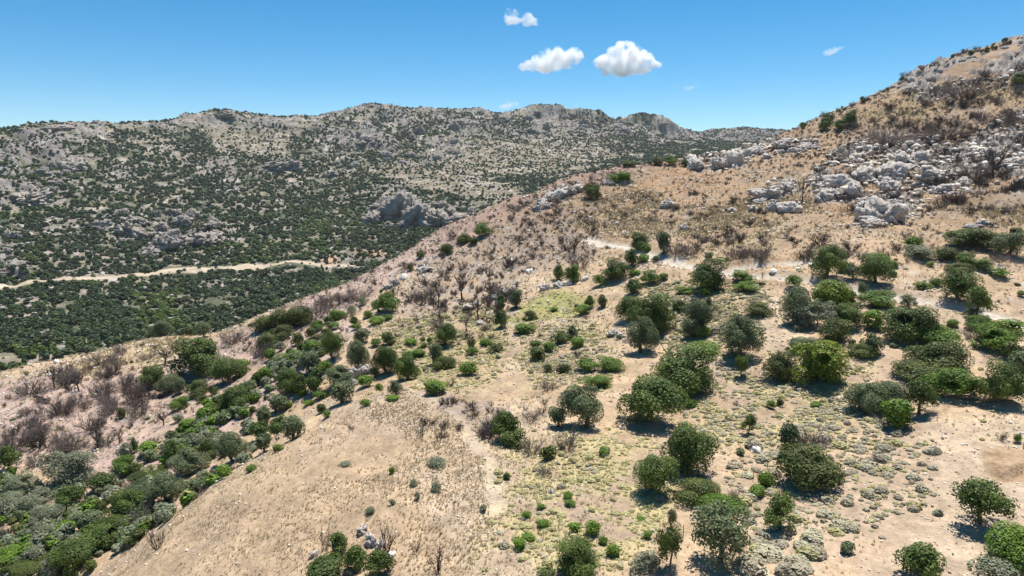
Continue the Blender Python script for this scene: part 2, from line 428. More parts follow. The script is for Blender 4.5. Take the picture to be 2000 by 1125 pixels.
# ------------------------------------------------------------------ materials
class NT:
    def __init__(self, name):
        self.m = bpy.data.materials.new(name); self.m.use_nodes = True
        self.t = self.m.node_tree; self.t.nodes.clear()
        self.out = self.n('ShaderNodeOutputMaterial')

    def n(self, typ, **kw):
        nd = self.t.nodes.new(typ)
        for k, v in kw.items():
            if k.startswith('i_'):
                nd.inputs[int(k[2:]) if k[2:].isdigit() else k[2:].replace('_', ' ')].default_value = v
            else:
                setattr(nd, k, v)
        return nd

    def l(self, a, b):
        self.t.links.new(a, b)

    def math(self, op, a, b=0.0, clamp=False):
        nd = self.n('ShaderNodeMath', operation=op, use_clamp=clamp)
        for i, x in enumerate((a, b)):
            if hasattr(x, 'links'):
                self.l(x, nd.inputs[i])
            else:
                nd.inputs[i].default_value = x
        return nd.outputs[0]

    def noise(self, scale, detail=3.0, vec=None, rough=0.55):
        nd = self.n('ShaderNodeTexNoise'); nd.inputs['Scale'].default_value = scale; nd.inputs['Detail'].default_value = detail; nd.inputs['Roughness'].default_value = rough
        if vec is not None:
            self.l(vec, nd.inputs['Vector'])
        return nd.outputs['Fac']

    def ramp(self, fac, stops):
        nd = self.n('ShaderNodeValToRGB'); cr = nd.color_ramp
        while len(cr.elements) < len(stops):
            cr.elements.new(0.5)
        for e, (p, c) in zip(cr.elements, stops):
            e.position = p; e.color = (*c, 1)
        self.l(fac, nd.inputs[0])
        return nd.outputs[0]

    def maprange(self, x, a, b, c, d):
        nd = self.n('ShaderNodeMapRange'); self.l(x, nd.inputs[0])
        for i, val in enumerate((a, b, c, d)):
            nd.inputs[i + 1].default_value = val
        return nd.outputs[0]

    def scale_col(self, col, fac):
        nd = self.n('ShaderNodeVectorMath', operation='SCALE'); self.l(col, nd.inputs[0]); self.l(fac, nd.inputs['Scale'])
        return nd.outputs[0]

    def bsdf(self, col, rough=0.9, spec=0.2, normal=None):
        b = self.n('ShaderNodeBsdfPrincipled'); b.inputs['Roughness'].default_value = rough; b.inputs['Specular IOR Level'].default_value = spec
        if hasattr(col, 'links'):
            self.l(col, b.inputs['Base Color'])
        else:
            b.inputs['Base Color'].default_value = (*col, 1)
        if normal is not None:
            self.l(normal, b.inputs['Normal'])
        return b

    def bump(self, h, strength, dist):
        nd = self.n('ShaderNodeBump'); nd.inputs['Strength'].default_value = strength; nd.inputs['Distance'].default_value = dist
        self.l(h, nd.inputs['Height'])
        return nd.outputs[0]


def mat_ground():
    T = NT('ground_soil')
    at = T.n('ShaderNodeAttribute', attribute_name='soil')
    pos = T.n('ShaderNodeNewGeometry').outputs['Position']
    a = T.noise(1.7, 4, pos, .65); b = T.noise(9.0, 2, pos, .6)
    f = T.math('ADD', T.maprange(a, .25, .75, .74, 1.24), T.maprange(b, .3, .7, -.16, .16))
    col = T.scale_col(at.outputs['Color'], f)
    h = T.math('ADD', T.math('MULTIPLY', a, .6), T.math('MULTIPLY', b, .16))
    T.l(T.bsdf(col, .95, .1, T.bump(h, .8, .45)).outputs[0], T.out.inputs[0])
    return T.m


def mat_leaf(name, dark, mid, light, fleck=None, transl=.22, hue=.25):
    T = NT(name)
    at = T.n('ShaderNodeAttribute', attribute_name='tint').outputs['Fac']
    rn = T.n('ShaderNodeObjectInfo').outputs['Random']
    x = T.math('ADD', T.math('MULTIPLY', at, 1 - hue), T.math('MULTIPLY', rn, hue))
    stops = [(0.05, dark), (.5, mid), (.88, light)]
    if fleck:
        stops += [(.90, light), (.93, fleck)]
    col = T.ramp(x, stops)
    b = T.bsdf(col, .55, .25)
    tr = T.n('ShaderNodeBsdfTranslucent'); T.l(col, tr.inputs[0])
    mx = T.n('ShaderNodeMixShader'); mx.inputs[0].default_value = transl
    T.l(b.outputs[0], mx.inputs[1]); T.l(tr.outputs[0], mx.inputs[2]); T.l(mx.outputs[0], T.out.inputs[0])
    return T.m


def mat_bark(name, c1, c2):
    T = NT(name)
    tc = T.n('ShaderNodeTexCoord').outputs['Object']
    col = T.ramp(T.noise(5, 4, tc), [(.3, c1), (.7, c2)])
    T.l(T.bsdf(col, .9, .1).outputs[0], T.out.inputs[0])
    return T.m


def mat_rock(name, pale, dark, scale=1.0, warm=None):
    T = NT(name)
    pos = T.n('ShaderNodeNewGeometry').outputs['Position']
    a = T.noise(.9 * scale, 5, pos, .7); b = T.noise(4.0 * scale, 4, pos, .65)
    x = T.math('ADD', T.math('MULTIPLY', a, .55), T.math('MULTIPLY', b, .45))
    stops = [(.29, dark), (.38, tuple(.5 * (p + q) for p, q in zip(pale, dark))), (.46, pale), (.70, tuple(min(1, p * 1.12) for p in pale))]
    col = T.ramp(x, stops)
    vo = T.n('ShaderNodeTexVoronoi', feature='DISTANCE_TO_EDGE'); vo.inputs['Scale'].default_value = 1.5 * scale
    wp = T.n('ShaderNodeVectorMath', operation='ADD'); wn = T.n('ShaderNodeTexNoise'); wn.inputs['Scale'].default_value = 1.3 * scale
    ws = T.n('ShaderNodeVectorMath', operation='SCALE'); ws.inputs['Scale'].default_value = 1.1 / scale
    T.l(pos, wn.inputs['Vector']); T.l(wn.outputs['Color'], ws.inputs[0]); T.l(ws.outputs[0], wp.inputs[0]); T.l(pos, wp.inputs[1]); T.l(wp.outputs[0], vo.inputs['Vector'])
    col = T.scale_col(col, T.maprange(vo.outputs['Distance'], 0, .10, .35, 1))
    if warm:
        w = T.n('ShaderNodeMix', data_type='RGBA'); T.l(T.maprange(T.noise(.35 * scale, 3, pos), .52, .66, 0, .7), w.inputs[0])
        T.l(col, w.inputs[6]); w.inputs[7].default_value = (*warm, 1); col = w.outputs[2]
    T.l(T.bsdf(col, .9, .15, T.bump(b, .8, .4 / scale)).outputs[0], T.out.inputs[0])
    return T.m


def mat_plain(name, c, rough=.85, var=.35, scale=3):
    T = NT(name)
    tc = T.n('ShaderNodeTexCoord').outputs['Object']
    rn = T.n('ShaderNodeObjectInfo').outputs['Random']
    f = T.math('ADD', T.maprange(T.noise(scale, 3, tc), .3, .7, 1 - var, 1 + var), T.maprange(rn, 0, 1, -.2, .2))
    base = T.n('ShaderNodeRGB'); base.outputs[0].default_value = (*c, 1)
    T.l(T.bsdf(T.scale_col(base.outputs[0], f), rough, .1).outputs[0], T.out.inputs[0])
    return T.m


M = dict(
    ground=mat_ground(),
    carob=mat_leaf('dark_foliage', (.034, .054, .009), (.090, .140, .024), (.195, .260, .050)),
    dark=mat_leaf('deep_foliage', (.038, .050, .009), (.088, .116, .022), (.170, .205, .044)),
    olive=mat_leaf('olive_foliage', (.056, .078, .032), (.140, .175, .078), (.265, .300, .145)),
    lent=mat_leaf('bright_foliage', (.042, .080, .007), (.120, .212, .018), (.245, .355, .036)),
    grey=mat_leaf('silver_foliage', (.115, .130, .078), (.220, .240, .145), (.350, .365, .235)),
    yellow=mat_leaf('flecked_foliage', (.050, .080, .007), (.165, .230, .020), (.340, .370, .040), (.58, .35, .05), hue=.1),
    cushy=mat_leaf('yellow_cushion', (.30, .265, .115), (.44, .395, .175), (.55, .49, .25), transl=.1, hue=.5),
    cushg=mat_leaf('grey_cushion', (.29, .245, .175), (.39, .345, .235), (.50, .46, .31), transl=.1, hue=.7),
    far=mat_leaf('far_foliage', (.020, .036, .011), (.046, .074, .024), (.095, .125, .044), hue=.55),
    farb=mat_leaf('far_bright_foliage', (.036, .062, .010), (.075, .118, .020), (.125, .170, .034), hue=.4),
    bark=mat_bark('bark', (.07, .052, .038), (.19, .15, .115)),
    burnt=mat_plain('burnt_wood', (.085, .066, .058), .9, .4, 2),
    burntg=mat_plain('ash_wood', (.19, .155, .138), .9, .3, 2),
    strawp=mat_plain('pale_straw', (.58, .49, .33), .9, .3, 2),
    straw=mat_plain('straw', (.45, .35, .20), .9, .3, 2),
    rock=mat_rock('limestone', (.62, .56, .51), (.15, .13, .12), 1.0, (.50, .40, .32)),
    frock=mat_rock('far_limestone', (.44, .39, .34), (.10, .085, .075), .30, (.30, .24, .19)),
    pebble=mat_plain('pale_stone', (.55, .48, .40), .9, .25, 4),
    whiter=mat_plain('white_stone', (.68, .64, .58), .9, .2, 4),
    concrete=mat_plain('pillar_render', (.62, .55, .47), .85, .12, 3),
    darkface=mat_plain('dark_board', (.045, .032, .035), .7, .2, 3),
    iron=mat_plain('rusty_iron', (.16, .10, .07), .8, .3, 6),
    hut=mat_plain('hut_stone', (.50, .42, .34), .9, .2, 1),
)

# ------------------------------------------------------------------ the ground sheet
idx = np.arange(NR * NA).reshape(NR, NA)
nxt = np.roll(idx, -1, 1)
quads = np.stack([idx[:-1], idx[1:], nxt[1:], nxt[:-1]], -1).reshape(-1, 4)
verts = np.stack([X, Y, Zg], -1).reshape(-1, 3)
centre = np.array([[0, 0, float(Zg[0].mean())]])
fan = np.stack([np.full(NA, NR * NA), idx[0], nxt[0]], -1)
col = np.concatenate([soil.reshape(-1, 3), [[.45, .34, .23]]]); col = np.concatenate([col, np.ones((len(col), 1))], 1)
vall = np.concatenate([verts, centre])
# one hill each side of the hidden valley bottom: near hillside and far mountain are one sheet
gme = np_mesh('ground', vall, [quads, fan], M['ground'], True, {'soil': col})
rocky_face = np.maximum(ROCKM * near, frk * ~near)[:-1].ravel() > .45
gme.polygons.foreach_set('use_smooth', np.concatenate([~rocky_face, np.ones(NA, bool)]))
tag(new_obj('ground', gme), 'dry stony hillside running down to a valley and up a far rocky mountain', None, None, 'structure')

# ------------------------------------------------------------------ picking points on the sheet
PUg, PVg, PDg = to_px(X, Y, Zg)


def locate(u, v, rmin=0.0, rmax=1e9):
    """world point of the ground seen at (u, v); also its distance along the view"""
    a, b, c = (float(t) for t in ray(u, v))
    az = math.atan2(a, b); fi = (az - AZ[0]) / (AZ[1] - AZ[0])
    i = int(np.clip(math.floor(fi), 0, 999)); t = fi - i
    prof = Zg[:, i] * (1 - t) + Zg[:, i + 1] * t
    line = RR * (c / math.hypot(a, b))
    ok = (line <= prof) & (RR >= rmin) & (RR <= rmax)
    k = np.nonzero(ok)[0]
    if not len(k):
        d = np.where((RR >= rmin) & (RR <= rmax), prof - line, -1e9)
        j = int(np.argmax(d)); r = RR[j]; z = prof[j]
    else:
        j = max(int(k[0]), 1)
        g0 = line[j - 1] - prof[j - 1]; g1 = prof[j] - line[j]
        s = g0 / max(g0 + g1, 1e-6) if g0 > 0 else 1.0
        s = min(max(s, 0), 1)
        r = RR[j - 1] + (RR[j] - RR[j - 1]) * s; z = prof[j - 1] + (prof[j] - prof[j - 1]) * s
    x, y = r * math.sin(az), r * math.cos(az)
    return x, y, float(z), float(y * CP - z * SP)


def ground_z(x, y):
    r = math.hypot(x, y); az = math.atan2(x, y)
    j = int(np.clip(np.searchsorted(RR, r) - 1, 0, NR - 2)); t = (r - RR[j]) / (RR[j + 1] - RR[j])
    fi = np.clip((az - AZ[0]) / (AZ[1] - AZ[0]), 0, 999.99); i = int(fi); s = fi - i
    return float((Zg[j, i] * (1 - s) + Zg[j, i + 1] * s) * (1 - t) + (Zg[j + 1, i] * (1 - s) + Zg[j + 1, i + 1] * s) * t)


# ------------------------------------------------------------------ foliage prototypes (unit size: 1 wide, 1 high, standing on z = 0)
def unit(v):
    return v / np.maximum(np.linalg.norm(v, axis=-1, keepdims=True), 1e-9)


def leaf_quads(c, n, size, rng, asp=.75):
    t = unit(np.cross(n, rng.normal(size=n.shape))); b = np.cross(n, t)
    s = (size * rng.uniform(.6, 1.35, len(c)))[:, None]
    t = t * s; b = b * s * asp
    v = np.stack([c - t - b * .5, c + t * .35 - b, c + t + b * .4, c - t * .3 + b], 1).reshape(-1, 3)
    return v, np.arange(len(c) * 4).reshape(-1, 4)


def crown_mesh(name, mat, seed, n, size, z0=.0, lobes=16, lobe_r=.26, flat=.55, spread=.36, inner=.25, squash=1.0, irregular=.25, upright=0.0, jitter=.75):
    """leaf clumps on many lobes; z0 = height of the crown's underside, squash = lobe height"""
    g = np.random.default_rng(seed)
    zc = z0 + (1 - z0) * .5
    a = g.uniform(0, 2 * math.pi, lobes); h = g.uniform(-.85, 1, lobes)
    rad = np.where(h > 0, np.sqrt(np.clip(1 - h ** 2, 0, 1)), np.clip(1 - .28 * np.abs(h) ** 2, 0, 1)) * g.uniform(.6, 1.0, lobes)
    lr = lobe_r * g.uniform(1 - irregular * 1.4, 1 + irregular * 1.4, lobes)
    cen = np.stack([np.cos(a) * rad * spread, np.sin(a) * rad * spread, zc + h * ((1 - z0) * .5 - lr * squash * .8)], 1)
    cen[0] = (0, 0, zc); lr[0] = lobe_r * 1.25
    cen[:, :2] += g.normal(0, .05, (lobes, 2)); cen[:, 2] += g.normal(0, .04, lobes) * (1 - z0)
    lean_ = g.normal(0, .05, 2); cen[:, :2] += lean_ * (cen[:, 2:] - zc)
    w = lr ** 2; k = g.choice(lobes, n, p=w / w.sum())
    d = unit(g.normal(size=(n, 3)) + np.array([0, 0, .35]))
    rr_ = np.where(g.uniform(size=n) < inner, g.uniform(.3, .9, n), g.uniform(.88, 1.06, n))
    off = d * (lr[k] * rr_)[:, None]; off[:, 2] *= squash
    c = cen[k] + off
    c[:, 2] = np.clip(c[:, 2], z0 * .75 + .0, 1.04)
    # gaps where branches are missing
    holes = cen[g.integers(0, lobes, 5)] * 1.0; holes[:, :2] *= g.uniform(1.2, 1.7, (5, 1)); hr = lobe_r * g.uniform(.35, .75, 5)
    keep = (np.linalg.norm(c[:, None] - holes[None], axis=2) > hr[None]).all(1)
    c, d, k = c[keep], d[keep], k[keep]; n = len(c)
    out = unit(c - np.array([0, 0, zc - .1]))
    nrm = unit(d * .6 + out * .5 + g.normal(size=(n, 3)) * jitter * .6 + np.array([0, 0, .15]))
    if upright:
        nrm[:, 2] *= 1 - upright; nrm = unit(nrm)
    v, f = leaf_quads(c, nrm, size, g)
    v[:, 2] = np.maximum(v[:, 2], -.04)
    lob = g.uniform(0, 1, lobes)
    tint = np.clip(g.normal(.42, .16, n) + (lob[k] - .5) * .4, 0, 1)
    # nothing of the crown reaches past its box
    s = 1.0 / max(np.percentile(np.abs(v[:, :2]), 99.5) * 2, 1e-3); v[:, :2] *= s
    v[:, 2] *= 1.0 / np.percentile(v[:, 2], 99.7)
    return np_mesh(name, v, f, M[mat], False, {'tint': np.repeat(tint, 4)})


def tube(path, radii, sides=6):
    path = np.asarray(path, float); n = len(path)
    d = unit(np.gradient(path, axis=0)); ref = np.array([.3, .9, .1])
    u_ = unit(np.cross(d, ref)); w_ = np.cross(d, u_)
    a = np.linspace(0, 2 * math.pi, sides, endpoint=False)
    v = path[:, None] + (u_[:, None] * np.cos(a)[None, :, None] + w_[:, None] * np.sin(a)[None, :, None]) * np.asarray(radii)[:, None, None]
    i = np.arange(n * sides).reshape(n, sides); j = np.roll(i, -1, 1)
    return v.reshape(-1, 3), np.stack([i[:-1], j[:-1], j[1:], i[1:]], -1).reshape(-1, 4)


def join(parts):
    V_, F_, o = [], [], 0
    for v, f in parts:
        V_.append(v); F_.append(f + o); o += len(v)
    return np.concatenate(V_), np.concatenate(F_)


def trunk_mesh(name, seed, fork=.35, r=.05, limbs=4, lean=.06, reach=.26):
    g = np.random.default_rng(seed)
    top = np.array([g.normal(0, lean), g.normal(0, lean), fork])
    mid = top * .5 + np.array([g.normal(0, .02), g.normal(0, .02), 0])
    parts = [tube([(0, 0, -.12), (0, 0, 0), mid, top], [r * 1.5, r * 1.25, r, r * .85])]
    for i in range(limbs):
        a = 2 * math.pi * (i + g.uniform(0, .6)) / limbs
        end = np.array([math.cos(a) * reach * g.uniform(.7, 1.1), math.sin(a) * reach * g.uniform(.7, 1.1), fork + (1 - fork) * g.uniform(.4, .72)])
        m1 = top + (end - top) * .5 + np.array([0, 0, -.03])
        parts.append(tube([top - (0, 0, .02), m1, end], [r * .6, r * .4, r * .15], 5))
        for q in range(2):
            e2 = end + g.normal(0, .08, 3) + np.array([0, 0, .08])
            parts.append(tube([m1, (m1 + e2) / 2 + g.normal(0, .015, 3), e2], [r * .32, r * .2, r * .07], 4))
    v, f = join(parts)
    return np_mesh(name, v, f, M['bark'], True)


def bare_mesh(name, mat, seed, stems=12, r=.012, splay=.5, twigs=3, h=1.0, trunk=False):
    """leafless burnt stems that fork into branches and twigs"""
    g = np.random.default_rng(seed); parts = []
    base0 = np.zeros(3)
    if trunk:
        base0 = np.array([g.normal(0, .03), g.normal(0, .03), .28])
        parts.append(tube([(0, 0, -.1), base0 * .5, base0], [r * 3.4, r * 2.7, r * 2.2], 5))

    def shoot(b, d, L, rad, depth):
        side = g.normal(0, .10, 3) * L
        mid = b + d * L * .5 + side; top = b + d * L
        parts.append(tube([b, mid, top], [rad, rad * .85, rad * .55], 4 if depth == 0 else 3))
        if depth >= 2:
            return
        for q in range(twigs):
            t = g.uniform(.35, 1.0)
            s = b + (mid - b) * t * 2 if t < .5 else mid + (top - mid) * (t * 2 - 1)
            nd = unit(d + g.normal(0, .48, 3) + np.array([0, 0, .18]))
            shoot(s, nd, L * g.uniform(.38, .7), rad * .58, depth + 1)

    for i in range(stems):
        a = g.uniform(0, 2 * math.pi); sp = splay * math.sqrt(g.uniform(.0, 1)) * 1.5
        d = unit(np.array([math.cos(a) * sp, math.sin(a) * sp, 1.0]))
        b = base0 + (0 if trunk else 1) * np.array([math.cos(a) * g.uniform(0, .1), math.sin(a) * g.uniform(0, .1), -.05])
        shoot(b, d, (1 - base0[2]) * g.uniform(.4, .72), r * g.uniform(.8, 1.2), 0)
    v, f = join(parts)
    s = 1.0 / (np.percentile(np.abs(v[:, :2]), 97) * 2); v[:, :2] *= s
    v[:, 2] *= 1 / np.percentile(v[:, 2], 99.5)
    return np_mesh(name, v, f, M[mat], True)


def ico(level):
    import bmesh
    bm = bmesh.new(); bmesh.ops.create_icosphere(bm, subdivisions=level, radius=1.0)
    v = np.array([w.co[:] for w in bm.verts]); f = np.array([[w.index for w in p.verts] for p in bm.faces]); bm.free()
    return v, f


def n3(p, s, seed):
    return (vnoise(p[:, 0] * s + p[:, 2] * s * .7, p[:, 1] * s - p[:, 2] * s * .45, seed) + vnoise(p[:, 1] * s + 9, p[:, 2] * s * 1.1 + 4, seed + 3) + vnoise(p[:, 2] * s - 5, p[:, 0] * s + 2, seed + 7)) / 3


def cells(p, n, seed):
    """distance to the cell border and the cell's own number, for a scatter of cells over the unit ball"""
    g = np.random.default_rng(seed)
    s = unit(g.normal(size=(n, 3))) * g.uniform(.75, 1.15, (n, 1))
    d = np.sqrt(((p[:, None] - s[None]) ** 2).sum(-1)); o = np.argsort(d, 1)[:, :2]
    k = np.arange(len(p))
    return d[k, o[:, 1]] - d[k, o[:, 0]], g.uniform(-1, 1, n)[o[:, 0]], o[:, 0]


def rock_mesh(name, mat, seed, level=4, rough=1.0, blocks=26):
    """weathered limestone: blocks of different height parted by clefts, pitted all over"""
    v, f = ico(level); g = np.random.default_rng(seed)
    p = v + g.uniform(-5, 5, 3)
    rad = 1 + (n3(p, 1.2, seed) - .5) * 1.2 * rough
    vw = v + (np.stack([n3(p, 3, seed + q) for q in (1, 2, 3)], 1) - .5) * .35
    e1, h1, _ = cells(vw, blocks, seed + 5)
    rad += .17 * h1 * rough - .42 * rough * np.exp(-e1 / .045)
    if level >= 3:
        e2, h2, _ = cells(vw, blocks * 5, seed + 6)
        rad += .085 * h2 * rough - .15 * rough * np.exp(-e2 / .022)
    for s, amp in ((5.0, .14), (11.0, .14), (22, .12)):
        rad += (n3(p, s, seed + int(s)) - .5) * amp * rough * 1.6
    w = v * np.clip(rad, .35, 2)[:, None]
    w[:, 2] = np.where(w[:, 2] < -.35, -.35 + (w[:, 2] + .35) * .3, w[:, 2])
    w[:, :2] /= np.percentile(np.abs(w[:, :2]), 99.5) * 2
    w[:, 2] = (w[:, 2] - np.percentile(w[:, 2], 14)); w[:, 2] /= np.percentile(w[:, 2], 99.8)
    return np_mesh(name, w, f, M[mat], False)


def dome_mesh(name, mat, seed, n=260, size=.10):
    """a low thorny cushion: a hemisphere covered with short tufts"""
    g = np.random.default_rng(seed)
    d = unit(g.normal(size=(n, 3))); d[:, 2] = np.abs(d[:, 2])
    bum = .88 + .24 * n3(d + seed, 2.5, seed)
    c = d * bum[:, None] * np.array([.5, .5, .95])
    v, f = leaf_quads(c, unit(d + g.normal(size=(n, 3)) * .45), size, g, .9)
    v[:, 2] = np.maximum(v[:, 2], -.05)
    return np_mesh(name, v, f, M[mat], False, {'tint': np.repeat(np.clip(g.normal(.45, .2, n), 0, 1), 4)})

